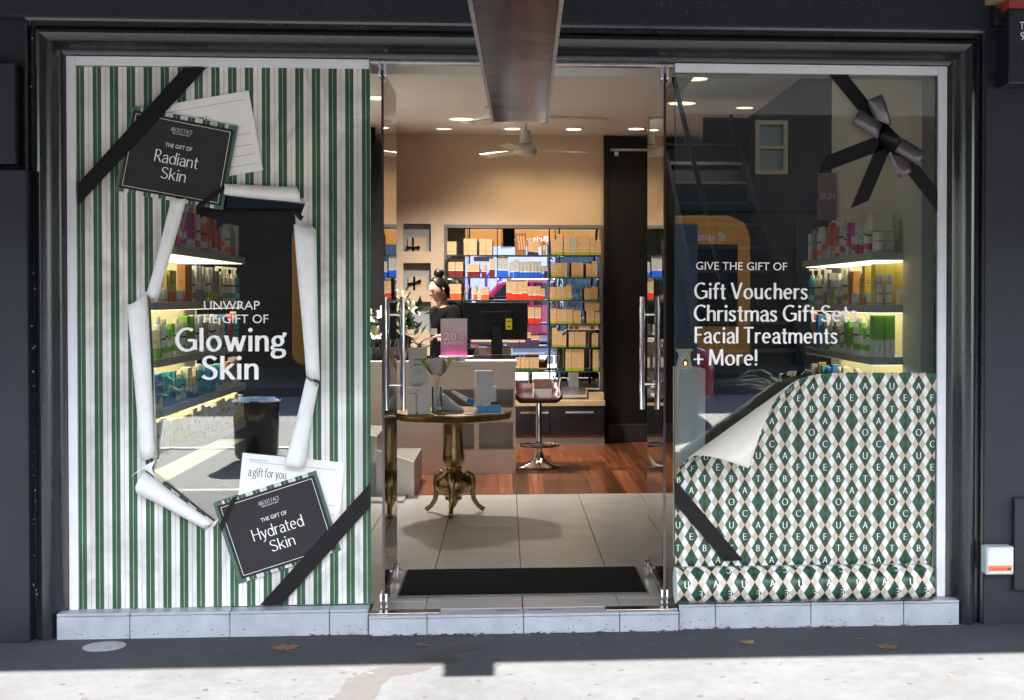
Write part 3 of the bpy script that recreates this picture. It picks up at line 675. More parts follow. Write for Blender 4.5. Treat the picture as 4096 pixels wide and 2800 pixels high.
a, b = P(*ZB(838, 1040), GY0+.02), P(*ZB(1003, 1128), GY0+.02)
zt_ = max(P(*ZB(900,1140), GY0+.02).z, P(*ZB(900,1150), GY0+.02).z)+.001
o = MB().box(a.x, b.x, GY0+.022, GY0+.12, zt_, a.z).build('kraft_box', m_kraft); tag(o, 'kraft gift box lying on top of cartons at the right of the fourth glass shelf', 'box')

# ------------------------------------------------------------------ low cabinet under the mirror
cz_ = P(1300, 921, YB-.3).z
cab = thing('low_cabinet', 'low gloss black cabinet with steel handles and a light wooden top under the mirror', 'cabinet', (.3, YB-.2, FL))
cy0 = YB-.33
MB().box(-.67, 1.07, cy0-.01, YB-.002, cz_, cz_+.055).build('wooden_top', m_wood, cab, bevel=.003)
zt0 = P(1300, 1350*K+770/1.9857*K, cy0).z
splits = [-.66, P(*ZD(20,600), cy0).x, P(*ZD(298,600), cy0).x, 1.065]
for a, b in zip(splits, splits[1:]):
    d = MB().box(a+.003, b-.003, cy0, cy0+.02, zt0, cz_-.004).build('drawer_front', m_blackg, cab, bevel=.002)
    hx = (a+b)/2+.02; MB().box(hx-.15, hx+.15, cy0-.03, cy0-.018, cz_-.075, cz_-.055).build('handle', m_chrome, d).parent = d
    bpy.data.objects[d.name]
MB().box(-.66, 1.065, cy0+.021, YB-.003, zt0, cz_-.002).build('carcass', m_black, cab)
MB().box(-.66, 1.065, cy0+.03, cy0+.05, FL, zt0-.002).build('kickboard', mat('kick_grey', (.20,.17,.15), .4), cab)
a, b = P(*ZD(612, 440), cy0+.05), P(*ZD(718, 505), cy0+.05)
o = MB().box(a.x, 1.06, cy0+.05, cy0+.25, cz_+.056, a.z).build('wooden_tray', m_wood); tag(o, 'shallow pale wooden box on the right end of the low cabinet', 'box')
# gift boxes in the niches
for i, (x0, x1, yt) in enumerate(((525, 742, 290), (530, 745, 740))):
    a, b = P(*ZA(x0, yt), YB+.05), P(*ZA(x1, yt), YB+.05)
    g = thing('gift_box', ('pale gift box tied with a black bow in the upper wall niche', 'pale gift box tied with a black bow in the middle wall niche, behind the lilies')[i], 'gift box', (a.x, YB+.05, nz[i][0]), 'gift boxes in the wall niches')
    MB().box(a.x, b.x, YB+.05, YB+.12, nz[i][0]+.001, a.z).build('box_body', mat('pale_gift_box', (.58,.42,.28), .6), g, bevel=.002)
    rx = P(*ZA(583 if i == 0 else 598, yt), YB+.05).x; zz = a.z-.11 if i == 0 else a.z-.07
    mb = MB(); mb.box(rx-.011, rx+.011, YB+.047, YB+.0495, nz[i][0]+.001, a.z+.001)
    for s_ in (-1, 1):
        tl = .02*(1 if i else .0)*s_
        mb.prism([(rx, zz-.008), (rx+s_*.07, zz-.016+tl), (rx+s_*.078, zz+tl), (rx+s_*.07, zz+.020+tl), (rx, zz+.008)], YB+.030, YB+.046)
    mb.build('ribbon_bow', m_satin, g)
    mb = MB(); mb.box(b.x-.13, b.x-.06, YB+.0485, YB+.0495, nz[i][0]+.04, nz[i][0]+.046); mb.build('printed_line', m_wood, g)
mb = MB(); rnd = random.Random(31)
for k in range(130):
    X_ = rnd.uniform(-2.15, 2.28); mid_ = -.68 < X_ < .87; yf = (-.135 if mid_ else -.105)-.0006; z_ = G0+abs(rnd.gauss(0, .030))+.002; s_ = rnd.uniform(.0012, .006)
    if z_ > .135: continue
    vs = [(X_+s_*math.cos(a)*rnd.uniform(.6,1.6), yf, z_+s_*.6*math.sin(a)*rnd.uniform(.6,1.3)) for a in [i*math.pi/3 for i in range(6)]]
    mb.add(vs, [tuple(range(6))])
struct(mb.build('dirt_speck', mat('grime', (.16,.16,.165), .9), step), 'stuff')
# ================================================================== window frames and glass
fr = thing('window_frame', 'white painted metal frame around the left shop window', 'window frame', (-1.4, 0, ZBOT))
MB().box(XL+.002, XL+.046, -.022, .03, ZBOT+.001, ZT-.002).build('jamb', m_white, fr, bevel=.002)
MB().box(XL+.0465, -.681, -.022, .03, ZT-.047, ZT-.002).build('head_rail', m_white, fr, bevel=.002)
MB().box(-2.1, -.69, .05, .06, ZBOT, ZBOT+.012).build('bottom_channel', m_steel, fr)
fr2 = thing('window_frame', 'white painted metal frame around the right shop window', 'window frame', (1.6, 0, ZBOT))
MB().box(XR-.048, XR-.002, -.022, .03, ZBOT+.001, ZT-.002).build('jamb', m_white, fr2, bevel=.002)
MB().box(.862, XR-.0485, -.022, .03, ZT-.047, ZT-.002).build('head_rail', m_white, fr2, bevel=.002)
wp = thing('window_pane', 'large clear glass pane of the left shop window behind the striped wrap', 'glass pane', (-1.4, 0, ZBOT))
MB().box(XL+.047, -.684, .002, .012, ZBOT+.002, ZT-.05).build('glass', m_glass, wp)
MB().box(-.684, -.6815, .002, .012, ZBOT+.002, ZT-.05).build('polished_edge', m_gedge, wp)
wp = thing('window_pane', 'large clear glass pane of the right shop window reflecting the street', 'glass pane', (1.6, 0, ZBOT))
MB().box(.866, XR-.056, .002, .012, ZBOT+.002, ZT-.05).build('glass', m_glass, wp)
MB().box(.8625, .866, .002, .012, ZBOT+.002, ZT-.05).build('polished_edge', m_gedge, wp)
MB().box(XR-.056, XR-.0485, -.004, .014, ZBOT+.002, ZT-.0475).build('glazing_bead', m_gedge, wp)
hd = thing('door_head_rail', 'slim steel rail over the open doorway', 'rail', (.1, 0, ZT-.02))
MB().box(-.68, .861, .0, .07, ZT-.016, ZT-.002).build('rail_body', m_steel, hd, bevel=.002)
# ------------------------------------------------------------------ glass doors, both folded open inwards
for X0, side, lab in ((-.617, 'left', 'left frameless glass door leaf swung open into the shop'), (.811, 'right', 'right frameless glass door leaf swung open into the shop')):
    d = thing('glass_door', lab, 'door', (X0, 0, FL), 'frameless glass doors')
    s_ = 1 if side == 'left' else -1
    MB().box(X0-.006, X0+.006, .002, .80, FL+.05, ZT-.05).build('glass_leaf', m_dglass, d)
    MB().box(X0-.0062, X0+.0062, -.0015, .0019, FL+.05, ZT-.05).build('polished_edge', mat('dark_glass_edge', (.02,.022,.022), .15), d)
    MB().box(X0-.006, X0+.006, .8001, .8035, FL+.05, ZT-.05).build('polished_edge', mat('pale_glass_edge', (.35,.38,.36), .3), d)
    for zz in (FL+.008, ZT-.082):
        mb = MB(); mb.box(X0-.020, X0-.0065, -.012, .15, zz, zz+.075); mb.box(X0+.0065, X0+.020, -.012, .15, zz, zz+.075)
        q = mb.build('patch_fitting', m_chrome, d, bevel=.003)
        s2 = MB(); s2.box(X0-.015, X0-.011, -.0135, -.0122, zz+.03, zz+.034); s2.build('screw', m_black, q).matrix_parent_inverse = Matrix.Translation([-c for c in d.location]) if False else Matrix()
    mb = MB(); mb.box(X0-.024, X0-.0065, .70, .79, FL+.012, FL+.085); mb.box(X0+.0065, X0+.024, .70, .79, FL+.012, FL+.085); mb.tube([(X0-.045,.745,FL+.05),(X0+.045,.745,FL+.05)], .011, 8); mb.box(X0-.008, X0+.008, .75, .80, FL+.086, FL+.13)
    mb.build('corner_lock', m_chrome, d, bevel=.002)
    hy = .68
    for sx in (-1, 1):
        hx = X0+sx*.048; za, zb_ = 1.085, 1.715
        mb = MB(); mb.tube([(hx,hy,za),(hx,hy,zb_)], .0155, 14)
        mb.lathe(hx, hy, [(.0165,za+.10),(.0165,za+.105)], 14)
        for zz in (za+.14, zb_-.10): mb.tube([(X0+sx*.006,hy,zz),(hx,hy,zz)], .009, 10)
        mb.build('pull_handle', m_chrome, d, smooth=True)
for x0, x1, lab in ((-.695, P(1000,1378,-.05).x, 'left dark steel pivot plate set in the doorway sill'), (P(1373,1378,-.05).x, .87, 'right dark steel pivot plate set in the doorway sill')):
    o = MB().box(x0, x1, -.10, -.015, .1285, .134).build('pivot_plate', mat('dark_steel_plate', (.22,.20,.19), .22, 1, var=.3, vscale=14), bevel=.003); tag(o, lab, 'floor plate', 'door pivot plates')
for x0, x1 in ((ZH(965,0)[0], ZH(1122,0)[0]), (ZH(1183,0)[0], ZH(1340,0)[0])):
    a, b = P(x0,1378,-.05).x, P(x1,1378,-.05).x
    o = MB().box(a, b, -.055, -.048, .1285, .1300).build('sill_slot', m_ink); tag(o, ('left' if a < .1 else 'right')+' short dark slot in the middle of the doorway sill', 'slot', 'slots in the sill')
# door mat
mb = MB(); mb.box(-.575, .760, .270, .985, FL+.001, FL+.010)
mm = mat('charcoal_mat', (.004,.0048,.005), .95, spec=.1, var=.5, vscale=120, bump=1.0, bscale=300, dist=.006)
mt = thing('door_mat', 'charcoal ribbed door mat inside the doorway', 'door mat', (.09, .63, FL)); 
MB().box(-.563, .748, .282, .973, FL+.0105, FL+.014).build('mat_pile', mm, mt); mb.build('rubber_edge', mat('grey_rubber_edge', (.11,.10,.09), .8), mt, bevel=.003)
# ================================================================== left window: striped wrap with a torn hole
YW = -.004           # face of the wrapped film
hole = [(419,440),(511,441),(600,450),(693,462),(695,474),(690,487),(684,499),(674,514),(680,600),(688,700),(697,845),(699,855),(652,1037),(640,1090),(560,1150),(495,1186),(485,1184),(410,1125),(351,1078),(348,1061),(357,1035),(350,850),(341,675),(364,668)]
outer = [(174.7,150.9),(841,154.6),(841,1368.5),(178.7,1384)]
def striped_sheet(name, outer, hole, Y, th, mats, parent, x_origin=None):
    loops = [[P(x, y, Y) for x, y in outer]]
    if hole: loops.append([P(x, y, Y) for x, y in hole][::-1])
    flat = [p for l in loops for p in l]
    tri = tessellate_polygon([[Vector((p.x, p.z, 0)) for p in l] for l in loops])
    mb = MB(); n = len(flat); x0 = P(outer[0][0], 700, Y).x if x_origin is None else x_origin
    uv = [(p.x-x0, p.z) for p in flat]
    mb.add([(p.x, Y, p.z) for p in flat]+[(p.x, Y+th, p.z) for p in flat], [tuple(t) for t in tri], 0, uv+uv)
    mb.f += [[n+i for i in t][::-1] for t in tri]; mb.m += [1]*len(tri); k = 0
    for l in loops:
        for i in range(len(l)): j = (i+1) % len(l); mb.f.append([k+i, k+j, n+k+j, n+k+i]); mb.m.append(1)
        k += len(l)
    return mb.build(name, mats, parent)
wr = thing('striped_wrap', 'green and white striped gift wrap over the left window, torn open in the middle', 'window wrap', (-1.4, YW, ZBOT))
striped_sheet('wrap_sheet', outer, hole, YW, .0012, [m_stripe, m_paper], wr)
def curl(i0, i1, o0, o1, turns=1.15, n=30, rows=14, slant0=0, slant1=0):
    """torn flap peeled outwards and rolled up: i0-i1 is the crease at the hole, o0-o1 the outer side of the roll"""
    a0, a1, b0, b1 = [P(x, y, YW) for x, y in (i0, i1, o0, o1)]
    mb = MB(); vs = []; uvs = []
    for j in range(rows+1):
        t = j/rows; A = a0.lerp(a1, t); B = b0.lerp(b1, t); c = (A+B)/2; r = (B-A).length/2; ux = (B-A).normalized(); ax = (a1-a0).normalized()
        for i in range(n+1):
            q = i/n; ang = math.pi*(.62) + q*turns*2*math.pi      # starts behind, on the hole side; comes round the front
            rr = r*(1-.22*max(0, q-.45))*(1+.035*math.sin(5.3*t+3*q+i0[0])); 
            y = -math.sin(-ang)*rr; xx = math.cos(ang)*rr
            rag = .10*math.sin(9*q+i0[1])+.06*math.sin(23*q+i1[0]); off = ax*((slant0*q+rag)*(1-t)**6 + (slant1*q+rag)*t**6)*r*1.3
            pt = c + ux*xx + off; vs.append((pt.x, YW-.0005-r-.0003 + y*.97, pt.z)); uvs.append((pt.x*1.0, q))
    fs = [(j*(n+1)+i, j*(n+1)+i+1, (j+1)*(n+1)+i+1, (j+1)*(n+1)+i) for j in range(rows) for i in range(n)]
    mb.add(vs, fs, 0, uvs)
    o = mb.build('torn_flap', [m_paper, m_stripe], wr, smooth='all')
    md = o.modifiers.new('t', 'SOLIDIFY'); md.thickness = .0012; md.offset = 0
    return o
curl((515,443),(696,463),(512,418),(688,426), slant0=.0, slant1=-.9)
curl((427,452),(364,672),(394,452),(338,663), slant1=.8)
curl((339,664),(357,1034),(295,682),(323,1032), slant0=.7, slant1=.4)
curl((327,1062),(485,1184),(315,1113),(471,1202), slant0=.5, slant1=-.6)
curl((672,515),(697,848),(722,542),(728,859), slant0=-.8, slant1=.4)
curl((699,853),(650,1050),(725,876),(694,1056))
# jagged slivers of torn edge
mb = MB()
for pts in ([(693,462),(705,452),(699,468),(690,487),(697,500),(674,516),(690,492),(684,487)], [(338,664),(318,657),(336,668),(341,680)], [(357,1034),(345,1062),(352,1082),(327,1062),(296,1082),(326,1058),(346,1048)], [(485,1184),(498,1176),(488,1192),(466,1212),(474,1200)]):
    q = [P(x, y, YW-.006) for x, y in pts]; mb = MB(); mb.prism([(a.x, a.z) for a in q], YW-.010, YW-.0075); mb.build('torn_edge', m_paper, wr)
# lettering seen in the hole
lt = thing('window_lettering', 'cream lettering reading Unwrap the gift of Glowing Skin inside the torn hole', 'lettering', (-1.3, 0, 1.5))
def letter_part(fn):
    mb = MB(); fn(mb); return mb.build('lettering', m_letter, lt)
YL = -.0002
letter_part(lambda m_: sans(m_, 'UNWRAP', *ZU(735,243), cap=(243-92)/4.1815*K, width=(1667-735)/4.1815*K, Y=YL))
letter_part(lambda m_: sans(m_, 'THE GIFT OF', *ZU(583,470), cap=(470-320)/4.1815*K, width=(1810-583)/4.1815*K, Y=YL))
letter_part(lambda m_: nib_text(m_, 'Glowing', *ZU(255,943), cap=(943-548)/4.1815*K, width=(2108-255)/4.1815*K, Y=YL, s=.165, t=.10, gap=.10))
letter_part(lambda m_: nib_text(m_, 'Skin', *ZU(703,1413), cap=(1413-1018)/4.1815*K, width=(1648-703)/4.1815*K, Y=YL, s=.165, t=.10, gap=.10))
lt = thing('window_lettering', 'cream lettering listing Gift Vouchers, Christmas Gift Sets and Facial Treatments on the right window', 'lettering', (1.4, 0, 1.5))
sv = K/3.2278
letter_part(lambda m_: sans(m_, 'GIVE THE GIFT OF', *ZV(143,188), cap=106*sv, width=(1318-143)*sv, ang=-.55, Y=YL))
for txt, x, x1, y in (('Gift Vouchers',118,1583,566),('Christmas Gift Sets',113,2222,852),('Facial Treatments',124,1968,1137),('+ More!',112,935,1424)):
    letter_part(lambda m_: nib_text(m_, txt, *ZV(x, y), cap=210*sv, width=(x1-x)*sv, ang=-.2, Y=YL, s=.158, t=.09, gap=.085))
# ------------------------------------------------------------------ gift cards on the left window
def lerp2(a, b, t): return (a[0]+(b[0]-a[0])*t, a[1]+(b[1]-a[1])*t)
def gift_card(outer4, inner4, label, word, Yc, ang, band):
    """outer4/inner4: TL, TR, BR, BL"""
    c0 = P(*outer4[3], Yc); g = thing('gift_card', label, 'gift card', (c0.x, Yc, c0.z), 'dark gift cards on the left window')
    q = [P(x, y, Yc) for x, y in outer4]; ux = (q[1]-q[0]).normalized()
    mb = MB(); n = 4; L0 = (q[1]-q[0]).length
    uv = [(((p-q[0]).dot(ux))+.018, 0) for p in q]
    mb.add([(p.x, Yc, p.z) for p in q]+[(p.x, Yc+.003, p.z) for p in q], [(0,1,2,3),(7,6,5,4),(0,4,5,1),(1,5,6,2),(2,6,7,3),(3,7,4,0)], 0, uv*2)
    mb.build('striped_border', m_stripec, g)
    # solid green side strips
    mb = MB()
    o4 = outer4; i4 = inner4
    w_ = .11
    mb.dpoly([o4[0], lerp2(o4[0],o4[1],w_*.75), lerp2(o4[3],o4[2],w_*.75), o4[3]], Yc-.0005, .0004); mb.build('green_side', mat('card_green', (.052,.122,.074), .5), g); mb = MB()
    mb.dpoly([lerp2(o4[1],o4[0],w_*.75), o4[1], o4[2], lerp2(o4[2],o4[3],w_*.75)], Yc-.0005, .0004)
    mb.build('green_side', mat('card_green', (.052,.122,.074), .5), g)
    MB().dpoly(i4, Yc-.006, .0045).build('dark_panel', m_card, g, bevel=.0006)
    mb = MB()
    def ins(t, u):   # point inside the panel, t across, u down
        return lerp2(lerp2(i4[0],i4[1],t), lerp2(i4[3],i4[2],t), u)
    a_, e_ = .030, .036
    for p0, p1 in ((( a_,e_),(1-a_,e_)), ((1-a_,e_),(1-a_,1-e_)), ((1-a_,1-e_),(a_,1-e_)), ((a_,1-e_),(a_,e_))):
        A, B = P(*ins(*p0), Yc-.0065), P(*ins(*p1), Yc-.0065); d = (B-A).normalized(); nn = Vector((-d.z, 0, d.x))*.0011
        mb.add([A-nn, B-nn, B+nn, A+nn], [(0,1,2,3)])
    mb.build('border_line', m_letter, g)
    mb = MB(); Yt = Yc-.0064
    wd = math.hypot(i4[1][0]-i4[0][0], i4[1][1]-i4[0][1]); ht = math.hypot(i4[3][0]-i4[0][0], i4[3][1]-i4[0][1])
    def row_(fn, txt, u, cap, width, **kw):
        x, y = ins(.5, u); fn(mb, txt, x, y, cap=cap*ht, width=width*wd, ang=ang, Y=Yt, align='c', **kw)
    row_(nib_text, 'ABOUT FACE', .165, .050, .215, s=.09, t=.04, gap=.13)
    row_(sans, 'SERIOUS ABOUT SKIN', .195, .018, .17)
    row_(sans, 'THE GIFT OF', .375, .052, .265)
    row_(nib_text, word, .585, .155, {'Radiant': .43, 'Hydrated': .52}[word], s=.105, t=.055, gap=.11)
    row_(nib_text, 'Skin', .785, .150, .245, s=.105, t=.055, gap=.11)
    mb.build('lettering', m_letter, g)
    return g
def cream_card(p4, label, Yc, ang, lines, extra):
    c0 = P(*p4[3], Yc); g = thing('note_card', label, 'card', (c0.x, Yc, c0.z), 'cream note cards behind the gift cards')
    MB().dpoly(p4, Yc, .002).build('card_sheet', m_cardw, g)
    mb = MB()
    def ins(t, u): return lerp2(lerp2(p4[0],p4[1],t), lerp2(p4[3],p4[2],t), u)
    for t0, t1, u in lines:
        A, B = P(*ins(t0,u), Yc-.0004), P(*ins(t1,u), Yc-.0004); nn = Vector((0,0,.0007)); mb.add([A-nn, B-nn, B+nn, A+nn], [(0,1,2,3)])
    wd = math.hypot(p4[1][0]-p4[0][0], p4[1][1]-p4[0][1]); ht = math.hypot(p4[3][0]-p4[0][0], p4[3][1]-p4[0][1])
    for fn, txt, t, u, cap, width, kw in extra:
        x, y = ins(t, u); fn(mb, txt, x, y, cap=cap*ht, width=width*wd, ang=ang, Y=Yc-.0005, **kw)
    mb.build('lettering', m_ink, g); return g
c1 = [Z1(820,657), Z1(1475,782), Z1(1380,1302), Z1(710,1180)]; c1i = [Z1(828,683), Z1(1449,806), Z1(1366,1278), Z1(735,1161)]
w1 = [(323,247), (564,205), (597,386), (356,428)]
cream_card(w1, 'cream note card tucked behind the Radiant Skin gift card', -.012, 9.9, [(.08,.95,.10),(.08,.95,.52),(.08,.95,.66),(.08,.95,.78),(.08,.95,.90)],
    [(nib_text, 'a gift for you', .10, .30, .12, .47, dict(s=.13, t=.06, gap=.09)), (sans, 'SERIOUS ABOUT SKIN', .08, .065, .02, .18, {})])
gift_card(c1, c1i, 'dark Radiant Skin gift card with a striped border, upper left of the window', 'Radiant', -.022, -10.9, 1)
c2 = [ZG(1320,333), ZG(1957,127), ZG(2113,620), ZG(1480,830)]; c2i = [ZG(1345,348), ZG(1944,155), ZG(2088,612), ZG(1498,800)]
w2 = [ZG(1503,17), ZG(2135,78), ZG(2088,563), ZG(1456,502)]
cream_card(w2, 'cream note card reading a gift for you behind the Hydrated Skin card', -.012, -5.5, [(.08,.92,.105),(.08,.95,.56),(.08,.95,.68),(.08,.95,.80)],
    [(nib_text, 'a gift for you', .075, .285, .115, .37, dict(s=.13, t=.06, gap=.09)), (sans, 'SERIOUS ABOUT SKIN', .075, .085, .018, .18, {}), (sans, 'TO:', .075, .52, .022, .03, {})])
gift_card(c2, c2i, 'dark Hydrated Skin gift card with a striped border, lower right of the window', 'Hydrated', -.022, 17.9, 1)
# ------------------------------------------------------------------ satin ribbons
def ribbon(name, pts, label, Y, th=.004, group='black satin ribbons', par=None):
    q = [P(x, y, Y) for x, y in pts]
    o = MB().prism([(p.x, p.z) for p in q], Y, Y+th).build(name, m_satin, par, bevel=.001, seg=1)
    if par is None: tag(o, label, 'ribbon', group)
    return o
ribbon('ribbon', [Z1(1140,416), Z1(1280,418), Z1(480,1278), Z1(480,1140)], 'black satin ribbon crossing the upper left corner of the striped wrap', -.034)
ribbon('ribbon', [ZG(2297,200), ZG(2297,350), ZG(1745,960), ZG(1610,962)], 'black satin ribbon crossing the lower right corner of the striped wrap', -.034)
ribbon('narrow_ribbon', [Z1(1411,1124), Z1(1405,1163), Z1(1258,1280), Z1(1213,1271)], 'narrow black ribbon across the lower right corner of the Radiant Skin card', -.0315, group='narrow ribbons on the gift cards')
ribbon('narrow_ribbon', [ZG(1438,296), ZG(1476,284), ZG(1374,505), ZG(1360,463)], 'narrow black ribbon across the upper left corner of the Hydrated Skin card', -.0315, group='narrow ribbons on the gift cards')
# ================================================================== right window: argyle paper, peeled corner, roll
PXM = 446.0
e_ = Vector((.813,-.583)); n_ = Vector((-.583,-.813)); LF, RF = -1814.0, 70.0
YA = -.006
def fold(x, y, k=0):
    lift = .6+.10*k                       # picture units above the sheet
    s_ = n_.x*x+n_.y*y-LF
    if s_ <= 0: dx, dy, hgt = x, y, lift
    else:
        th = s_/RF
        if th < math.pi: s2 = (RF-lift)*math.sin(th); hgt = RF-(RF-lift)*math.cos(th)
        else: s2 = -(s_-math.pi*RF); hgt = 2*RF-lift
        dx, dy = x+n_.x*(s2-s_), y+n_.y*(s2-s_)
    p = P(dx, dy, YA); return Vector((p.x, YA-hgt/PXM, p.z))
DW, DH = 30.35, 52.5; U0, V0 = 1963.6, 876.3
def auv(x, y): return ((x-U0)/DW, (V0-y)/DH)
ap = thing('argyle_wrap', 'green and beige argyle gift wrap on the lower right window, its corner peeled forward', 'window wrap', (1.5, YA, ZBOT))
mb = MB(); NX, NY = 120, 90; y0_, y1_ = 846.0, 1300.0; vs = []; uvs = []
for j in range(NY+1):
    y = y0_+(y1_-y0_)*j/NY; xr = 2128-15*(y-845)/510
    for i in range(NX+1):
        x = 1532+(xr-1532)*i/NX; vs.append(fold(x, y, -6)); uvs.append(auv(x, y))
mb.add(vs, [(j*(NX+1)+i, j*(NX+1)+i+1, (j+1)*(NX+1)+i+1, (j+1)*(NX+1)+i) for j in range(NY) for i in range(NX)], 0, uvs)
o = mb.build('paper_sheet', [m_argyle, mat('cream_paper_back', (.70,.63,.52), .35), m_argyle], ap, smooth='all')
# front is printed, back is plain: a second skin 0.6 mm behind
md = o.modifiers.new('t', 'SOLIDIFY'); md.thickness = .0008; md.offset = -1; md.material_offset = 1; md.material_offset_rim = 1
ARG = o
# printed letters, column by column
mb = MB()
ABT, FCE = 'ABOUT ', 'FACE  '
def argyle_letters():
    for col in range(-15, 7):
        x = U0+DW*col
        for r_ in range(-1, 10):
            if col % 2 == 0:
                y = V0+DH*r_; ph = 0 if (col//2) % 2 == 0 else 3; ch = ABT[(r_+ph) % 6]
            else:
                y = V0+DH*(r_+.5); ph = 0 if ((col-1)//2) % 2 == 0 else 3; ch = FCE[(r_+ph) % 6] if True else ' '
            xr = 2128-15*(y-845)/510
            if ch == ' ' or y-8 < y0_ or y+8 > 1288 or x-6 < 1532 or x+6 > xr: continue
            yield x, y, ch
for x, y, ch in argyle_letters():
    mb = MB(); nib_text(mb, ch, x, y+7.3, cap=14.6, s=.12, t=.06, align='c', mapper=fold); mb.build('printed_letter', m_letter, ap)
# the roll at the foot of the window
RR = .0925; rc = Vector((0, -.006-RR, ZBOT+RR+.004)); xa, xb = P(1532,1310,-.1).x, P(2111,1310,-.1).x
rl = thing('paper_roll', 'rolled bottom of argyle gift wrap lying along the right window sill', 'paper roll', (1.5, rc.y, ZBOT))
mb = MB(); n = 64; uvs = []; vs = []
for j, x in enumerate((xa, xb)):
    for i in range(n+1):
        a = 2*math.pi*i/n - math.pi/2      # from the back, over the top, down the front
        vs.append((x, rc.y+RR*math.cos(a+math.pi)*1.0, rc.z+RR*math.sin(a+math.pi)))
        uvs.append((((x-xa)*PXM/31.8)+.5, -(i/n*2*math.pi*RR*PXM)/DH+.50))
mb.add(vs, [(i, i+1, n+1+i+1, n+1+i) for i in range(n)], 0, uvs)
mb.add([vs[i] for i in range(n)], [tuple(range(n))], 1); mb.add([vs[n+1+i] for i in range(n)], [tuple(range(n))], 1)
mb.build('roll_surface', [m_argyle, m_paper], rl, smooth=True)
mb = MB()
def rollmap(zc_):
    def f(x, y, k):     # x picture units across, y picture units measured round the roll (0 = facing the street)
        a = (y/PXM)/RR; r_ = RR+.0012+.0002*k
        xx = P(x, 1310, rc.y-RR).x
        return Vector((xx, rc.y-r_*math.cos(a), rc.z-r_*math.sin(a)))
    return f
def roll_y(yD):    # height in the picture -> distance round the roll
    z = P(1800, yD, rc.y-RR).z; s_ = max(-.97, min(.97, (rc.z-z)/RR)); return math.asin(s_)*RR*PXM
for ch, xs_, yD in (('U', (155,520,880,1250,1588), 1405), ('A', (340,700,1060,1413), 1402), ('C', (430,790,1150,1500), 1330), ('O', (157,523,883,1243,1590), 1268), ('E', (430,790,1145,1497), 1466), ('F', (245,610,970,1325,1675), 1466)):
    for xx in xs_:
        X_, Y_ = ZF(xx, yD); mb = MB(); nib_text(mb, ch, X_, roll_y(Y_)+7.5, cap=15, s=.13, t=.07, align='c', mapper=rollmap(0), mirror=True); mb.build('printed_letter', m_letter, rl)
# ribbon and bow on the right window
ribbon('ribbon', [Z3(1060,476), Z3(1178,476), Z3(1462,832), Z3(1560,960), Z3(1750,1205), Z3(1750,1348), Z3(1560,1104), Z3(1340,820)], 'black satin ribbon crossing the upper right corner of the right window', -.010, th=.003)
ribbon('ribbon', [ZF(80,745), ZF(512,1256), ZF(390,1262), ZF(80,898)], 'black satin ribbon crossing the lower left corner of the argyle wrap', -.022, th=.003)
bow = thing('satin_bow', 'large glittery black satin bow on the upper right window', 'bow', tuple(P(*Z3(1440,885), -.03)), None)
m_bow = mat('bow_satin', (.085,.074,.082), .34, .25, coat=.15)
def loop(base2, end2, hgt, mats=m_bow):
    """base2, end2: pairs of picture points (left, right) on the knot and at the loop's far end"""
    mb = MB(); path = [(0,.010),(.35,.006),(.75,.012),(.96,.030),(1.0,.048),(.95,.064),(.78,.074),(.45,.068),(.15,.052),(0,.046)]
    # resample smoothly
    pts = []
    for i in range(len(path)-1):
        p0 = path[max(i-1,0)]; p1 = path[i]; p2 = path[i+1]; p3 = path[min(i+2,len(path)-1)]
        for k in range(4):
            t = k/4; pts.append(tuple(.5*((2*b)+(-a+c)*t+(2*a-5*b+4*c-d)*t*t+(-a+3*b-3*c+d)*t**3) for a, b, c, d in zip(p0,p1,p2,p3)))
    pts.append(path[-1]); vs = []
    for u, hh in pts:
        for k in (0, .5, 1):
            q = lerp2(lerp2(base2[0], base2[1], k), lerp2(end2[0], end2[1], k), u)
            y = -.014-hh*hgt; p = P(*q, -.014); vs.append((p.x, y-.004*math.sin(k*math.pi), p.z))
    mb.add(vs, [(3*i+j, 3*i+j+1, 3*i+j+4, 3*i+j+3) for i in range(len(pts)-1) for j in (0,1)])
    o = mb.build('loop', mats, bow, smooth='all'); md = o.modifiers.new('t','SOLIDIFY'); md.thickness = .0015; return o
loop((Z3(1345,765), Z3(1452,800)), (Z3(1296,640), Z3(1383,604)), .6)
loop((Z3(1360,888), Z3(1388,792)), (Z3(1197,785), Z3(1246,700)), .45)
loop((Z3(1520,882), Z3(1470,965)), (Z3(1660,972), Z3(1614,1058)), .45)
loop((Z3(1545,1015), Z3(1430,975)), (Z3(1576,1100), Z3(1492,1134)), .6)
for pts in ([Z3(1400,850), Z3(1440,930), Z3(1345,975), Z3(1010,1100), Z3(1060,983)], [Z3(1390,890), Z3(1470,920), Z3(1430,990), Z3(1312,1275), Z3(1196,1326), Z3(1340,980)]):
    q = [P(x, y, -.020) for x, y in pts]; MB().prism([(p.x, p.z) for p in q], -.020, -.017).build('tail', m_satin, bow)
mb = MB(); kk = [Z3(1434,792), Z3(1520,882), Z3(1440,972), Z3(1358,882)]
c_ = lerp2(kk[0], kk[2], .5); vs = []; NR = 9
for i in range(NR+1):
    t = i/NR; a = math.pi*t
    for e0, e1 in ((kk[0], kk[3]), (kk[1], kk[2])):
        q = lerp2(e0, e1, t); p = P(*q, -.02); vs.append((p.x, -.020-.070*math.sin(a)**.6, p.z))
mb.add(vs, [(2*i, 2*i+1, 2*i+3, 2*i+2) for i in range(NR)]); o = mb.build('knot', m_satin, bow, smooth='all'); md = o.modifiers.new('t','SOLIDIFY'); md.thickness = .003
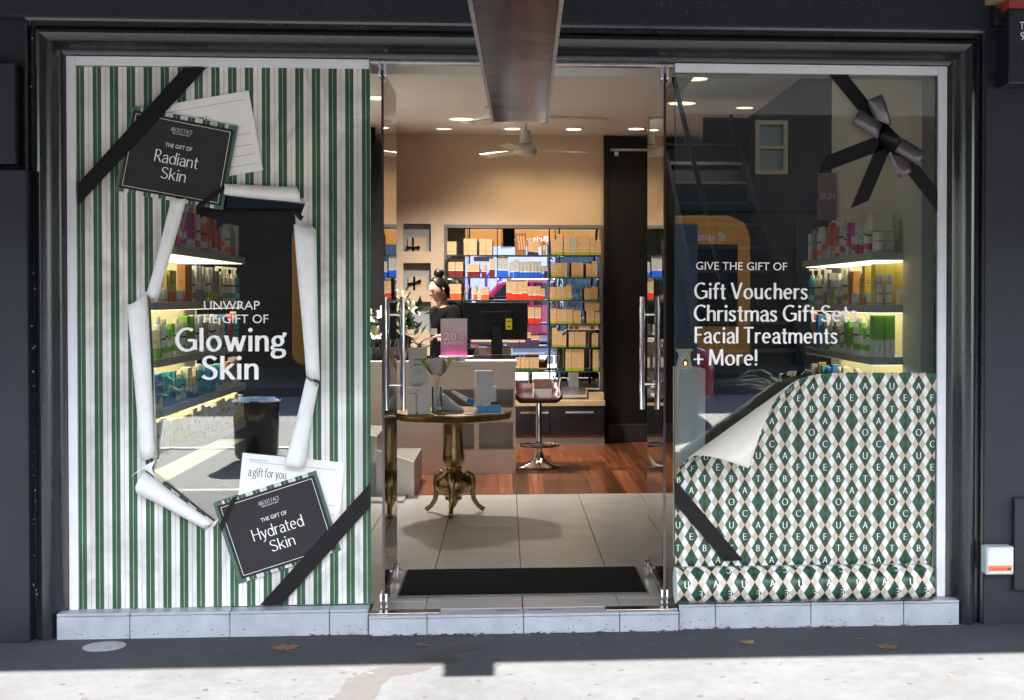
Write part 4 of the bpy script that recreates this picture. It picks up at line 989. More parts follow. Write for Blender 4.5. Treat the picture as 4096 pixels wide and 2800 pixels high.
# ================================================================== window display shelving
m_shelf = mat('grey_shelf_front', (.42,.42,.42), .4)
m_shelfw = mat('white_shelf', (.66,.64,.60), .5)
def pm(n_, c, r=.4): return mat('pk_'+n_, c, r)
cW, cO, cP, cT, cG, cY, cB, cK, cA, cGr, cR, cCr = (pm('white',(.74,.74,.72)), pm('orange',(.75,.16,.03)), pm('pink',(.66,.07,.36)), pm('teal',(.03,.42,.45)), pm('green',(.20,.50,.04)), pm('yellow',(.68,.52,.10)), pm('blue',(.04,.22,.62)), pm('black',(.02,.02,.02)), pm('amber',(.50,.22,.05)), pm('grey',(.34,.34,.36)), pm('crimson',(.62,.03,.08)), pm('cream',(.74,.68,.54)))
CN = {cW:'white',cO:'orange',cP:'pink',cT:'teal',cG:'lime green',cY:'yellow',cB:'blue',cK:'black',cA:'amber brown',cGr:'grey',cR:'crimson',cCr:'cream'}
SHN = ['top', 'second', 'third', 'fourth', 'lowest']
#  kind, body, band, cap
TOP = [('box',cW,cCr),('box',cGr,cO),('bottle',cW,cO),('tube',cW,cO),('box',cO,cW),('box',cO,cW),('bottle',cO,cW),('bottle',cW,cP),('box',cP,cW),('tube',cP,cW),('box',cW,cR),('bottle',cW,cP),('bottle',cCr,cR),('jar',cW,cR)]
SEC = [('pump',cT,cW),('pump',cCr,cT),('pump',cCr,cGr),('box',cCr,cGr),('box',cGr,cY),('bottle',cW,cG),('box',cW,cGr),('bottle',cCr,cA),('box',cA,cO),('jar',cW,cA),('box',cY,cO),('jar',cW,cR),('box',cY,cA)]
THI = [('pump',cT,cW),('box',cO,cR),('box',cB,cGr),('box',cW,cGr),('bottle',cW,cG),('box',cGr,cW),('bottle',cW,cG),('box',cG,cW),('bottle',cW,cG),('tube',cG,cW),('bottle',cW,cG),('box',cCr,cG)]
FOU = [('box',cGr,cCr),('box',cA,cCr),('box',cT,cW),('box',cB,cT),('bottle',cT,cB),('box',cCr,cB),('bottle',cT,cW),('box',cT,cB),('box',cB,cCr)]
LOW = [('box',cCr,cY),('box',cY,cCr),('box',cCr,cW),('box',cCr,cY),('box',cY,cW),('box',cW,cCr)]
ROWS = [TOP, SEC, THI, FOU, LOW]
def item_box(cx, cy, z, wx, wy, h, body, band, label, group, top=False):
    mb = MB(); r = random.uniform(-.04, .04)
    hb = h*random.choice((.18, .3, .34)); 
    mb.rbox(cx, cy, z, wx, wy, hb, r, 1); mb.rbox(cx, cy, z+hb+.0002, wx, wy, h-hb, r, 0)
    mb.rbox(cx, cy, z+hb*.9, wx+.001, wy+.001, .003, r, 2)
    mb.rbox(cx, cy, z+h*.55, wx*.5, wy+.0012, .004, r, 2); mb.rbox(cx, cy, z+h*.62, wx*.3, wy+.0012, .004, r, 2); mb.rbox(cx, cy, z+h*.58, wx+.0012, wy*.4, .02, r, 2)
    o = mb.build('product_carton', [body, band, pm('print', (.10,.10,.11))]); o['label'] = label; o['category'] = 'carton'; o['group'] = group; return o
def unit(side):
    s_ = 1 if side == 'right' else -1
    xw, xf = 2.385*s_, (2.10 if s_ > 0 else 1.93)*s_
    y0, y1 = .80, (2.66 if s_ > 0 else 3.42)
    tops = [1.972, 1.668, 1.367, 1.075, .775] if s_ > 0 else [2.01, 1.685, 1.365, 1.08, .80]
    un = thing('shelving_unit', f'{side} window shelving unit with lit grey shelves full of skincare products', 'shelving', (xw, (y0+y1)/2, FL))
    xa, xb = sorted((xw, xf))
    # side cheek towards the street and the back panel
    MB().box(min(xw, xw-.10*s_), max(xw, xw-.10*s_), .45, y0+.01, FL, 3.0 if s_ > 0 else 2.6).build('cheek_panel', m_cream, un)
    MB().box(min(xw, xw-.012*s_), max(xw, xw-.012*s_), y0+.011, y1, FL, 2.02 if s_ < 0 else 2.0).build('back_panel', pm('warm_back', (.72,.64,.42), .6), un)
    for i, zt in enumerate(tops):
        sh = MB().box(xa if s_ < 0 else xa, xb if s_ > 0 else xb, y0-.002*i, y1, zt-.045, zt).build('shelf_board', m_shelf, un, bevel=.002)
        if i < len(tops):
            MB().box(xa+.02, xb-.02, y0+.02, y1-.02, zt-.0485, zt-.0455).build('light_strip', m_led, sh).matrix_parent_inverse = Matrix.Translation([-c for c in un.location]) if False else Matrix()
    MB().box(xa+.0, xb, y0+.03, y1-.03, FL, .665).build('base_cabinet', pm('base', (.16,.165,.17), .5), un)
    xi = xf+s_*.055
    for i, zt in enumerate(tops):
        if s_ > 0 and i == 4: continue
        L_ = ROWS[i]; y = y1-.06; idx = 0; cells = []
        while y > y0+(.20 if i < 3 else .05):
            kind, body, band = L_[min(len(L_)-1, int(idx/ (9.0/len(L_)*( (y1-y0)/.62)) *1.0)) if False else int((y1-y)/(y1-y0)*len(L_)*.999)]
            wd = {'box': random.uniform(.04,.058), 'bottle': .052, 'pump': .056, 'tube': .045, 'jar': .066}[kind]
            if i == 4: wd = random.uniform(.10,.14)
            cells.append((y, wd, kind, body, band)); y -= wd+.004
        for q, (y, wd, kind, body, band) in enumerate(reversed(cells)):
            where = f'{ORD[q]} from the street end, {SHN[i]} shelf, {side} window'
            cy = y-wd/2; gap_ = .26
            h_ = {'box': random.choice((.16,.185,.205,.23)), 'bottle': random.choice((.20,.22,.235)), 'pump': .245, 'tube': random.choice((.16,.19)), 'jar': .07}[kind]
            if i == 3: h_ *= .85
            if i == 4: h_ = random.uniform(.20,.25)*.9
            grp = f'products on the {side} window shelves'
            lab = f'{CN[body]} {"carton" if kind == "box" else kind} {where}'
            jx = xi+random.uniform(-.012,.012)
            if kind == 'box': item_box(jx, cy, zt+.0005, .05 if i < 4 else .09, wd-.002, h_, body, band, lab, grp)
            elif kind == 'jar':
                bottle(jx, cy, zt+.0005, wd/2-.001, h_, [body, band, cW, cK], lab, grp, 'jar')
            else: bottle(jx, cy, zt+.0005, wd/2-.002, h_, [body, band, cCr if random.random() < .5 else cW, cK], lab, grp, {'bottle':'cap','pump':'pump','tube':'tube'}[kind])
    return tops, xf
tR, xfR = unit('right'); tL, xfL = unit('left')
# boxes facing the street at the near end of the right unit
g = 'boxes at the street end of the right window shelves'
def facing(px0, px1, pt, shelf, body, band, label, y=.84, dep=.09, lift=0, frac=.25):
    a = P(*px0, y) if False else None
    x0, x1 = P(px0, 600, y).x, P(px1, 600, y).x; z1 = P(px0, pt, y).z; z0 = tR[shelf]+.0005+lift
    hb = (z1-z0)*frac; mb = MB(); mb.box(x0, x1-.001, y, y+dep, z0, z0+hb, 1); mb.box(x0, x1-.001, y, y+dep, z0+hb+.0002, z1, 0)
    mb.box(x0-.0004, x1-.0006, y-.0005, y+dep, z0+hb-.003, z0+hb+.003, 2)
    # embossed leaf stroke
    cx = (x0+x1)/2; mb.add([(cx-.006, y-.0008, z0+hb*.25),(cx+.001, y-.0008, z0+hb*.2),(cx+.012, y-.0008, z0+hb*.85),(cx+.004, y-.0008, z0+hb*.7)], [(0,1,2,3)], 2)
    o = mb.build('product_carton', [body, band, pm('leaf', (.45,.42,.30))]); o['label'] = label; o['category'] = 'carton'; o['group'] = g; return o
ZX = zc(3150,800,3.532); ZY = zc(3150,1150,3.532)
zz = facing(ZX(1255,0)[0], ZX(1500,0)[0], ZX(0,445)[1], 0, cCr, cCr, 'square cream box with a crimson ribbon line on the top right window shelf', frac=.55)
facing(ZX(1200,0)[0], ZX(1343,0)[0], ZX(0,175)[1], 0, cCr, cCr, 'left plain cream box of the pair stacked on the square box, top right window shelf', lift=P(2000, ZX(0,440)[1], .84).z-tR[0], frac=.02)
facing(ZX(1345,0)[0], ZX(1482,0)[0], ZX(0,175)[1], 0, cCr, cCr, 'right plain cream box of the pair stacked on the square box, top right window shelf', lift=P(2000, ZX(0,440)[1], .84).z-tR[0], frac=.02)
for k, (a, b) in enumerate(((1240,1384),(1386,1530),(1532,1675))):
    facing(ZX(a,0)[0], ZX(b,0)[0], ZX(0,900)[1], 1, cY, cCr if k == 2 else cY, f'{["left","middle","right"][k]} of three tall mustard yellow boxes at the street end, second right window shelf', y=.89, frac=.40)
for k, (a, b) in enumerate(((1225,1372),(1385,1525))):
    facing(ZY(a,0)[0], ZY(b,0)[0], ZY(0,395)[1], 2, cG, cW, f'{["left","right"][k]} of two tall lime green and white boxes, third shelf of the right window', frac=.42)
for nm, yy, shelf, lift, xs_, ring in (('top', .80, 0, 0, (1308,), cR), ('top', .80, 0, .058, (1308,), cR), ('second', .835, 1, 0, (1310, 1438), cA), ('second', .835, 1, .058, (1310, 1438), cR), ('second', .835, 1, .116, (1310, 1438), cA)):
    for k, xx in enumerate(xs_):
        p = P(ZX(xx, 0)[0], 600, yy+.01); r_ = .0185
        side_w = ['left', 'right'][k] if len(xs_) > 1 else 'only'
        tier = {0: 'lowest', .058: 'middle' if nm == 'second' else 'upper', .116: 'topmost'}[lift]
        bottle(p.x, yy+.022, tR[shelf]+.0006+lift, r_, .0575, [cW, ring, cW, cK], f'white jar with a dark ring, {tier} of the {side_w} stack, {nm} right window shelf', 'stacked white jars in the right window', 'jar', n=18)
# pale poster and mirror on the dark wall above the shelves
pw = thing('wall_poster', 'faded pink poster with white letters on the wall above the right window shelves', 'poster', (2.3, 3.1, 2.2))
a, b = P(1856, 392, 2.9), P(1899, 500, 2.9)
MB().box(a.x, b.x, 2.9, 2.91, b.z, a.z).build('poster_sheet', mat('faded_pink', (.34,.22,.25), .4), pw)
mb = MB(); sans_plane(mb, 'SKIN', ((a.x+b.x)/2, 2.898, (a.z+b.z)/2-.02), (1,0,0), (0,0,1), .05, (b.x-a.x)*.8); mb.build('lettering', m_letter, pw)
# ================================================================== counter and what stands on it
zc_ = 1.148
def rightx(px, Y): return P(px, 800, Y).x
ct = thing('service_counter', 'long pale grey service counter with open cubbyholes in its front', 'counter', (-.8, 5.6, FL))
CX1 = .087; CY = 5.45
row1 = (P(*ZC(800,560), CY).z, P(*ZC(800,412), CY).z); row2 = (P(*ZC(800,895), CY).z, P(*ZC(800,675), CY).z)
c1x = (P(*ZC(640,700), CY).x, P(*ZC(885,700), CY).x); c2x = (P(*ZC(925,700), CY).x, CX1-.0)
mb = MB(); holes_wall(mb, -2.38, CX1, FL, zc_-.051, CY, [(c1x[0], c1x[1], *row1), (c1x[0], c1x[1], *row2), (c2x[0], c2x[1], *row1), (c2x[0], c2x[1], *row2)])
mb.build('counter_front', m_counter, ct)
mb = MB()
for r_ in (row1, row2):
    for cx_ in (c1x, c2x):
        D_ = .32; a, b = cx_
        mb.add([(a,CY,r_[0]),(b,CY,r_[0]),(b,CY,r_[1]),(a,CY,r_[1]),(a,CY+D_,r_[0]),(b,CY+D_,r_[0]),(b,CY+D_,r_[1]),(a,CY+D_,r_[1])], [(4,5,6,7),(0,1,5,4),(3,7,6,2),(0,4,7,3),(1,2,6,5)])
struct(mb.build('cubbyhole', mat('cubby_grey', (.78,.77,.76), .5), ct), 'stuff')
MB().box(-2.38, CX1+.01, CY-.012, CY+.40, zc_-.05, zc_).build('counter_top', m_counter, ct, bevel=.003)
MB().box(CX1-.019, CX1-.001, CY+.001, CY+.39, FL, zc_-.051).build('end_panel', m_counter, ct)
MB().box(-2.38, CX1+.004, CY+.30, CY+.36, zc_+.0, zc_+.035).build('rear_ledge', m_blackg, ct)
# stepped plinth at the left of the counter
st = thing('stepped_plinth', 'white stepped plinth with stone treads at the left of the counter', 'steps', (-1.2, 4.5, FL))
pX = P(*ZC(410,1250), 4.05); 
m_tread = mat('stone_tread', (.20,.19,.17), .3, var=.15)
xsL = [pX.x, pX.x-.30, pX.x-.62, pX.x-.98]
hts = [P(*ZC(410,990), 4.05).z, P(*ZC(410,990), 4.05).z+.20, P(*ZC(410,990), 4.05).z+.40]
for k in range(3):
    x1, x0 = xsL[k], xsL[k+1]
    mb = MB(); mb.prism([(x0, FL), (x1-.001, FL), (x1-.001, hts[k]-.001), (x0, hts[k]+.10)], 4.05+.06*k, 4.07+.06*k); mb.build('stringer', m_counter, st)
    MB().box(x0+.001, x1-.002, 4.071+.06*k, 5.1, hts[k]-.03, hts[k]).build('tread', m_tread, st)
    MB().box(x1-.02, x1-.0015, 4.071+.06*k, 5.1, FL, hts[k]-.031).build('riser_panel', m_tread, st)
a, b = P(*ZC(65,1318), 3.7), P(*ZC(330,1318), 3.7)
MB().box(-2.0, P(*ZC(330,1300), 3.75).x, 3.70, 4.049, FL, FL+.02).build('base_slab', m_ftile, st)
# monitor
YM = 5.60
a, b = P(1058, 686, YM), P(1197, 771, YM)
mo = thing('computer_monitor', 'black computer monitor seen from behind with a yellow energy sticker', 'monitor', ((a.x+b.x)/2, YM, zc_))
mb = MB(); mb.box(a.x-.03, b.x, YM, YM+.035, b.z, a.z); mb.build('screen_back', mat('monitor_plastic', (.003,.003,.0035), .4, spec=.25), mo, bevel=.006)
MB().box((a.x+b.x)/2-.14, (a.x+b.x)/2+.14, YM-.025, YM-.0005, b.z+.06, a.z-.08).build('rear_bulge', mat('monitor_plastic', (.02,.02,.02), .35), mo, bevel=.01)
MB().box((a.x+b.x)/2-.05, (a.x+b.x)/2+.05, YM-.03, YM-.0255, zc_+.012, b.z+.15).build('stand_neck', m_black, mo, bevel=.006)
mb = MB(); mb.lathe((a.x+b.x)/2, YM+.0, [(.13, zc_+.0362),(.13, zc_+.046),(.05, zc_+.055)], 24, sy=.6); mb.build('stand_foot', m_black, mo, smooth=True)
s0, s1 = P(*ZA(1655,1225), YM-.002), P(*ZA(1728,1352), YM-.002)
stk = MB().box(s0.x, s1.x, YM-.0262, YM-.0252, s1.z, s0.z).build('energy_sticker', mat('yellow_sticker', (.72,.58,.02), .5), mo)
mb = MB(); mb.box(s0.x+.008, s1.x-.008, YM-.0268, YM-.0264, s0.z-.03, s0.z-.022); mb.box(s0.x+.015, s1.x-.015, YM-.0268, YM-.0264, s1.z+.022, s1.z+.034); mb.build('printed_mark', m_ink, stk)
# round white stand and pink sign
q0, q1 = P(1000, 723, 5.50), P(1060.5, 808, 5.50)
ps = thing('cake_stand', 'low round white stand under the pink sign on the counter', 'stand', ((q0.x+q1.x)/2+.02, 5.52, zc_))
mb = MB(); mb.lathe((q0.x+q1.x)/2+.02, 5.53, [(.08, zc_+.001),(.085, zc_+.006),(.06, zc_+.02),(.14, zc_+.034),(.155, zc_+.036),(.155, zc_+.043)], 32, sy=.6); mb.build('stand_plate', m_white, ps, smooth=True)
sg = thing('counter_sign', 'pink acrylic counter sign reading 20% off lasers', 'sign', ((q0.x+q1.x)/2, 5.5, zc_+.04))
def pinkgrad():
    M = mat('pink_sign_print', (.6,.2,.4), .15, coat=.5); n_t = M.node_tree; b_ = n_t.nodes['Principled BSDF']
    tc = n_t.nodes.new('ShaderNodeTexCoord'); sp = n_t.nodes.new('ShaderNodeSeparateXYZ'); r_ = n_t.nodes.new('ShaderNodeValToRGB')
    n_t.links.new(tc.outputs['Generated'], sp.inputs[0]); n_t.links.new(sp.outputs[2], r_.inputs[0]); n_t.links.new(r_.outputs[0], b_.inputs['Base Color'])
    r_.color_ramp.elements[0].color = (.55,.10,.30,1); r_.color_ramp.elements[1].color = (.62,.55,.62,1); r_.color_ramp.elements[0].position = .12; r_.color_ramp.elements[1].position = .85; return M
zS = zc_+.0435
MB().box(q0.x, q1.x, 5.50, 5.506, zS, q0.z).build('sign_panel', pinkgrad(), sg)
mb = MB(); hS = q0.z-zS; wS = q1.x-q0.x; cxS = (q0.x+q1.x)/2
sans_plane(mb, '20', (cxS-.035, 5.4985, zS+hS*.43), (1,0,0), (0,0,1), hS*.20, wS*.46)
sans_plane(mb, '%', (cxS+wS*.27, 5.4985, zS+hS*.52), (1,0,0), (0,0,1), hS*.11, wS*.22)
sans_plane(mb, 'OFF', (cxS+wS*.29, 5.4985, zS+hS*.43), (1,0,0), (0,0,1), hS*.06, wS*.22)
sans_plane(mb, 'LASERS', (cxS, 5.4985, zS+hS*.31), (1,0,0), (0,0,1), hS*.09, wS*.72)
mb.box(cxS-wS*.36, cxS+wS*.36, 5.498, 5.4985, zS+hS*.70, zS+hS*.703)
mb.build('lettering', mat('pale_pink_print', (.78,.66,.74), .5), sg)
# till clutter behind the counter
for (x, z_, w_, h_, m_, lab, cat) in ((.30, zc_+.036, .10, .05, m_brass, 'small brown and gold box beside the monitor on the rear ledge', 'box'),):
    p0 = P(*ZW(940,1440), 5.78); o = MB().box(p0.x, p0.x+.15, 5.76, 5.80, zc_+.0355, zc_+.11).build('small_box', mat('dark_brown_box', (.10,.05,.03), .5)); tag(o, lab, cat)
# ================================================================== flowers
def lily(x, y, z, n, R_, label, seedv, vase_h=.26, vase_r=.07):
    rnd = random.Random(seedv)
    t = thing('lily_bouquet', label, 'flowers', (x, y, z))
    mb = MB(); mb.lathe(x, y, [(vase_r*.8, z+.001),(vase_r, z+.02),(vase_r*.95, z+vase_h*.8),(vase_r*1.1, z+vase_h)], 20); mb.build('vase', mat('dark_vase', (.03,.035,.035), .12), t, smooth=True)
    zb_ = z+vase_h
    mb = MB(); ml = MB()
    heads = []
    for k in range(n):
        a = rnd.uniform(0, 6.28); rr = R_*math.sqrt(rnd.random()); hx = x+rr*math.cos(a); hy_ = y+rr*math.sin(a)*.5; hz = zb_+.10+rnd.uniform(.0, .32)*(1-rr/R_*.4)
        heads.append((hx, hy_, hz)); mb.tube([(x+rnd.uniform(-.03,.03), y, zb_-.05), ((x+hx)/2, (y+hy_)/2, (zb_+hz)/2+.03), (hx, hy_, hz)], .004, 5, caps=False)
    mb.build('stem', m_green, t)
    for hx, hy_, hz in heads:
        mb = MB(); tilt = Vector((rnd.uniform(-1,1), rnd.uniform(-1.2,-.1), rnd.uniform(-.2,.8))).normalized(); s1_ = tilt.cross(Vector((0,0,1))).normalized(); s2_ = tilt.cross(s1_)
        for p in range(6):
            a = p*math.pi/3+rnd.uniform(-.1,.1); dr = s1_*math.cos(a)+s2_*math.sin(a); sd_ = dr.cross(tilt); c0 = Vector((hx,hy_,hz)); L_ = rnd.uniform(.075,.10); pts = []
            for u, wdt, out in ((0,.006,0),(.3,.018,.35),(.6,.022,.8),(.85,.013,1.15),(1,.001,1.28)):
                c = c0+tilt*(L_*(u*.9-.35*u*u*u))+dr*(L_*out*.75); pts += [c-sd_*wdt, c+sd_*wdt]
            mb.add(pts, [(2*i,2*i+1,2*i+3,2*i+2) for i in range(4)], 0)
        for p in range(5):
            a = p*1.256; dr = s1_*math.cos(a)+s2_*math.sin(a); mb.tube([(hx,hy_,hz), Vector((hx,hy_,hz))+tilt*.06+dr*.02], .0015, 4, 1)
        mb.build('blossom', [m_petal, mat('lily_anther', (.42,.30,.05), .6)], t, smooth='all')
    for k in range(int(n*14)):
        a = rnd.uniform(0, 6.28); rr = R_*rnd.uniform(.1, 1.15); c = Vector((x+rr*math.cos(a), y+.04+rr*math.sin(a)*.5, zb_+rnd.uniform(-.16,.26))); d_ = Vector((rnd.uniform(-1,1), rnd.uniform(-.6,.6), rnd.uniform(-.5,.9))).normalized()
        s1_ = d_.cross(Vector((0,.3,1))).normalized(); L_ = rnd.uniform(.08,.17); lw = rnd.uniform(.014,.034)
        ml.add([c, c+d_*L_*.4-s1_*lw, c+d_*L_, c+d_*L_*.4+s1_*lw], [(0,1,2,3)])
    struct(ml.build('foliage', m_green, t), 'stuff')
pf = P(915, 790, 5.6); lily(pf.x, 5.60, zc_, 9, .19, 'white lilies in a dark vase on the counter beside the shop assistant', 3, .20)
pf = P(858, 790, 5.62); lily(pf.x-.02, 5.62, zc_, 5, .12, 'smaller bunch of white lilies at the far left behind the door glass', 5, .12)
# ================================================================== shop assistant
def skin_mesh(name, verts, edges, radii, m_, parent, sub=2, root=0):
    me = bpy.data.meshes.new(name); me.from_pydata(verts, edges, []); o = bpy.data.objects.new(name, me); C.objects.link(o)
    o.modifiers.new('s', 'SKIN'); ss = o.modifiers.new('b', 'SUBSURF'); ss.levels = sub; ss.render_levels = sub
    for i, v in enumerate(me.skin_vertices[0].data): r = radii[i]; v.radius = r if isinstance(r, tuple) else (r, r); v.use_root = (i == root)
    bpy.context.view_layer.update(); dg = bpy.context.evaluated_depsgraph_get(); nm = bpy.data.meshes.new_from_object(o.evaluated_get(dg)); bpy.data.objects.remove(o)
    nm.materials.clear(); nm.materials.append(m_); nm.polygons.foreach_set('use_smooth', [True]*len(nm.polygons)); o = bpy.data.objects.new(name, nm); C.objects.link(o)
    o.parent = parent; o.matrix_parent_inverse = Matrix.Translation([-c for c in base(parent)]); return o
def person(hx, hy, hz, face, label, sh_w=.20, top_m=m_cloth, hairm=m_hair, hands=None, floor=FL, bun=True, leg_m=m_cloth):
    """hx,hy,hz = centre of the head; face = unit direction of the nose; hands = two wrist points"""
    F_ = Vector(face).normalized(); Lft = Vector((-F_.y, F_.x, 0)).normalized(); H = Vector((hx, hy, hz)); hf = Vector((F_.x, F_.y, 0)).normalized()
    t = thing('person', label, 'person', (hx, hy, floor))
    neck = H-Vector((0,0,.13))-hf*.035; chest = neck-Vector((0,0,.17))-hf*.03; waist = chest-Vector((0,0,.28))+hf*.01; hip = waist-Vector((0,0,.16)); 
    sL, sR = chest+Lft*sh_w*.86+Vector((0,0,.10)), chest-Lft*sh_w*.86+Vector((0,0,.10))
    V = [hip, waist, chest, neck, H-Vector((0,0,.06))-hf*.02]; E_ = [(0,1),(1,2),(2,3),(3,4)]; Rr = [(.125,.10),(.115,.085),(.135,.10),.052,.055]
    def chain(a, pts, rr):
        i0 = a
        for p, r in zip(pts, rr): V.append(p); Rr.append(r); E_.append((i0, len(V)-1)); i0 = len(V)-1
        return i0
    hands = hands or [sL+Vector((0,0,-.58)), sR+Vector((0,0,-.58))]
    def limb(s, wst, out):
        d_ = wst-s; mid = s+d_*.5; bend = Vector((0,0,-1))*.10-hf*.04+out*.06; el = mid+bend
        return el
    eL, eR = limb(sL, hands[0], Lft), limb(sR, hands[1], -Lft)
    wL = chain(2, [sL, eL, hands[0]], [.062,.042,.028]); wR = chain(2, [sR, eR, hands[1]], [.062,.042,.028])
    for wi, el, wst in ((wL, eL, hands[0]), (wR, eR, hands[1])):
        d_ = (wst-el).normalized(); palm = wst+d_*.07; pi = chain(wi, [palm], [(.030,.020)])
        side = d_.cross(Vector((0,0,1))).normalized(); 
        for k, (o_, l_) in enumerate(((-.026,.055),(-.009,.068),(.009,.066),(.026,.050))):
            b_ = palm+side*o_+d_*.025; chain(pi, [b_, b_+d_*l_*.5+Vector((0,0,-.012)), b_+d_*l_*.75+Vector((0,0,-.035))], [.0095,.0088,.0075])
        chain(wi, [wst+d_*.03-side*.035+Vector((0,0,.012)), wst+d_*.065-side*.048+Vector((0,0,.0))], [.012,.009])
    for s_ in (1, -1):
        h_ = hip+Lft*s_*.085-Vector((0,0,.06)); kn = Vector((h_.x, h_.y, floor+.50))+hf*.02; an = Vector((kn.x, kn.y, floor+.09))-hf*.03
        chain(0, [h_, kn, an, an+hf*.13-Vector((0,0,.05))], [.085,.055,.036,.034])
    skin_mesh('body', V, E_, Rr, m_skin, t)
    # clothes
    V2 = [hip, waist, chest, neck-Vector((0,0,.055)), sL, eL, hands[0]-(hands[0]-eL)*.18, sR, eR, hands[1]-(hands[1]-eR)*.18]
    skin_mesh('jersey', V2, [(0,1),(1,2),(2,3),(2,4),(4,5),(5,6),(2,7),(7,8),(8,9)], [(.155,.125),(.145,.11),(.165,.125),.070,.082,.058,.042,.082,.058,.042], top_m, t)
    V3 = [hip]; E3 = []; R3 = [(.14,.115)]
    for s_ in (1, -1):
        h_ = hip+Lft*s_*.085-Vector((0,0,.08)); kn = Vector((h_.x, h_.y, floor+.50))+hf*.02; an = Vector((kn.x, kn.y, floor+.10))-hf*.03
        b_ = len(V3); V3 += [h_, kn, an]; E3 += [(0,b_),(b_,b_+1),(b_+1,b_+2)]; R3 += [.105,.075,.058]
    skin_mesh('trousers', V3, E3, R3, leg_m, t)
    for s_ in (1, -1):
        h_ = hip+Lft*s_*.085; an = Vector((h_.x, h_.y, floor+.03)); mb = MB(); mb.lathe(0, 0, [(.045,0),(.05,.02),(.045,.06),(.02,.075)], 12, sx=2.2); o = mb.build('shoe', m_black, t, smooth=True)
        o.matrix_parent_inverse = Matrix.Translation([-c for c in base(t)]) @ Matrix.Translation(an+hf*.06-Vector((0,0,.028))) @ Matrix.Rotation(math.atan2(hf.y, hf.x), 4, 'Z')
    # head: displaced sphere
    up0 = Vector((0,0,1)); Up = (up0-F_*up0.dot(F_)).normalized(); Lf = Up.cross(F_)
    mb = MB(); n, m_ = 40, 32; vs = []
    for j in range(m_+1):
        ph = math.pi*j/m_
        for i in range(n):
            a = 2*math.pi*i/n; dx = math.sin(ph)*math.cos(a); dy = math.sin(ph)*math.sin(a); dz = math.cos(ph)
            f_ = dx*.092; l_ = dy*.072; u_ = dz*.118
            if dz < 0: l_ *= 1+.22*dz; f_ *= 1+.10*dz
            if dx > 0:   # face side
                g_ = lambda cy_, cz2, sy_, sz_: math.exp(-((l_-cy_)/sy_)**2-((u_-cz2)/sz_)**2)
                f_ += .018*g_(0,-.022,.011,.016)+.012*g_(0,-.004,.008,.018)-.010*g_(.030,.004,.014,.010)-.010*g_(-.030,.004,.014,.010)+.006*g_(0,.030,.05,.012)+.008*g_(0,-.058,.02,.008)-.005*g_(0,-.047,.02,.005)+.010*g_(0,-.092,.022,.016)+.004*g_(.036,-.02,.016,.016)+.004*g_(-.036,-.02,.016,.016)
            vs.append(H+F_*f_+Lf*l_+Up*u_)
    mb.add(vs, [(j*n+i, j*n+(i+1)%n, (j+1)*n+(i+1)%n, (j+1)*n+i) for j in range(m_) for i in range(n)])
    hd_ = mb.build('head', m_skin, t, smooth='all')
    hp = Matrix.Translation([0,0,0])
    def onhead(mb_, name, m__):
        o = mb_.build(name, m__, t, smooth=True); o.parent = hd_; o.matrix_parent_inverse = Matrix(); return o
    for s_ in (1, -1):
        mb = MB(); c = H+F_*.077+Lf*s_*.030+Up*.004; mb.tube([c+Lf*-.011, c+F_*.006, c+Lf*.011], [.003,.006,.003], 8); onhead(mb, 'eye', mat('eye_dark', (.02,.015,.012), .2))
        mb = MB(); mb.tube([c+Up*.020-Lf*.014-F_*.001, c+Up*.024+F_*.009, c+Up*.020+Lf*.014-F_*.002], .003, 6); onhead(mb, 'eyebrow', hairm)
        mb = MB(); c = H+Lf*s_*.072-F_*.008-Up*.006; mb.tube([c+Up*.028, c+Up*.018+Lf*s_*.012-F_*.006, c-Up*.008+Lf*s_*.010-F_*.004, c-Up*.026], [.004,.006,.006,.003], 8); onhead(mb, 'ear', m_skin)
    mb = MB(); c = H+F_*.096-Up*.052; mb.tube([c-Lf*.022-F_*.010, c+F_*.002, c+Lf*.022-F_*.010], [.003,.0065,.003], 8); onhead(mb, 'mouth', mat('lips', (.34,.11,.09), .4))
    mb = MB(); vs = []; n, m_ = 32, 20
    for j in range(m_+1):
        ph = math.pi*.80*j/m_
        for i in range(n):
            a = 2*math.pi*i/n; dx = math.sin(ph)*math.cos(a); dy = math.sin(ph)*math.sin(a); dz = math.cos(ph)
            k_ = 1.08
            fwd_lim = .045-.09*max(0, .55-dz)      # hairline recedes down the sides
            f_ = dx*.094*k_-.004; f_ = min(f_, fwd_lim if dz < .80 else f_)
            vs.append(H+F_*f_+Lf*(dy*.075*k_*(1+.1*min(0,dz)))+Up*(dz*.122*k_+.002))
    mb.add(vs, [(j*n+i, j*n+(i+1)%n, (j+1)*n+(i+1)%n, (j+1)*n+i) for j in range(m_) for i in range(n)]); hr = onhead(mb, 'hair', hairm); hr.name = 'hair'
    if bun:
        mb = MB(); c = H-F_*.045+Up*.150; mb.lathe(0, 0, [(.004,-.045),(.032,-.036),(.048,-.01),(.048,.012),(.034,.036),(.006,.046)], 20); o = mb.build('hair_bun', hairm, t, smooth='all'); o.parent = hd_; o.matrix_parent_inverse = Matrix.Translation(c)
    return t
hc = P(*ZW(300, 400), 6.02)
hand1 = P(*ZW(275, 1090), 5.72); 
pr = person(hc.x, 6.02, hc.z+.0, (-.80,-.42,-.26), 'shop assistant in a black jersey, dark hair in a bun, looking down at the counter', sh_w=.21, hands=[hand1+Vector((.07,.06,-.02)), hand1+Vector((.02,.24,-.03))])
q = P(*ZW(210, 1050), 5.70)
o = MB().rbox(q.x, 5.66, q.z-.035, .075, .004, .06, -.2).build('paper_slip', m_cardw); tag(o, 'small white paper slip held in the hand of the shop assistant', 'paper slip')
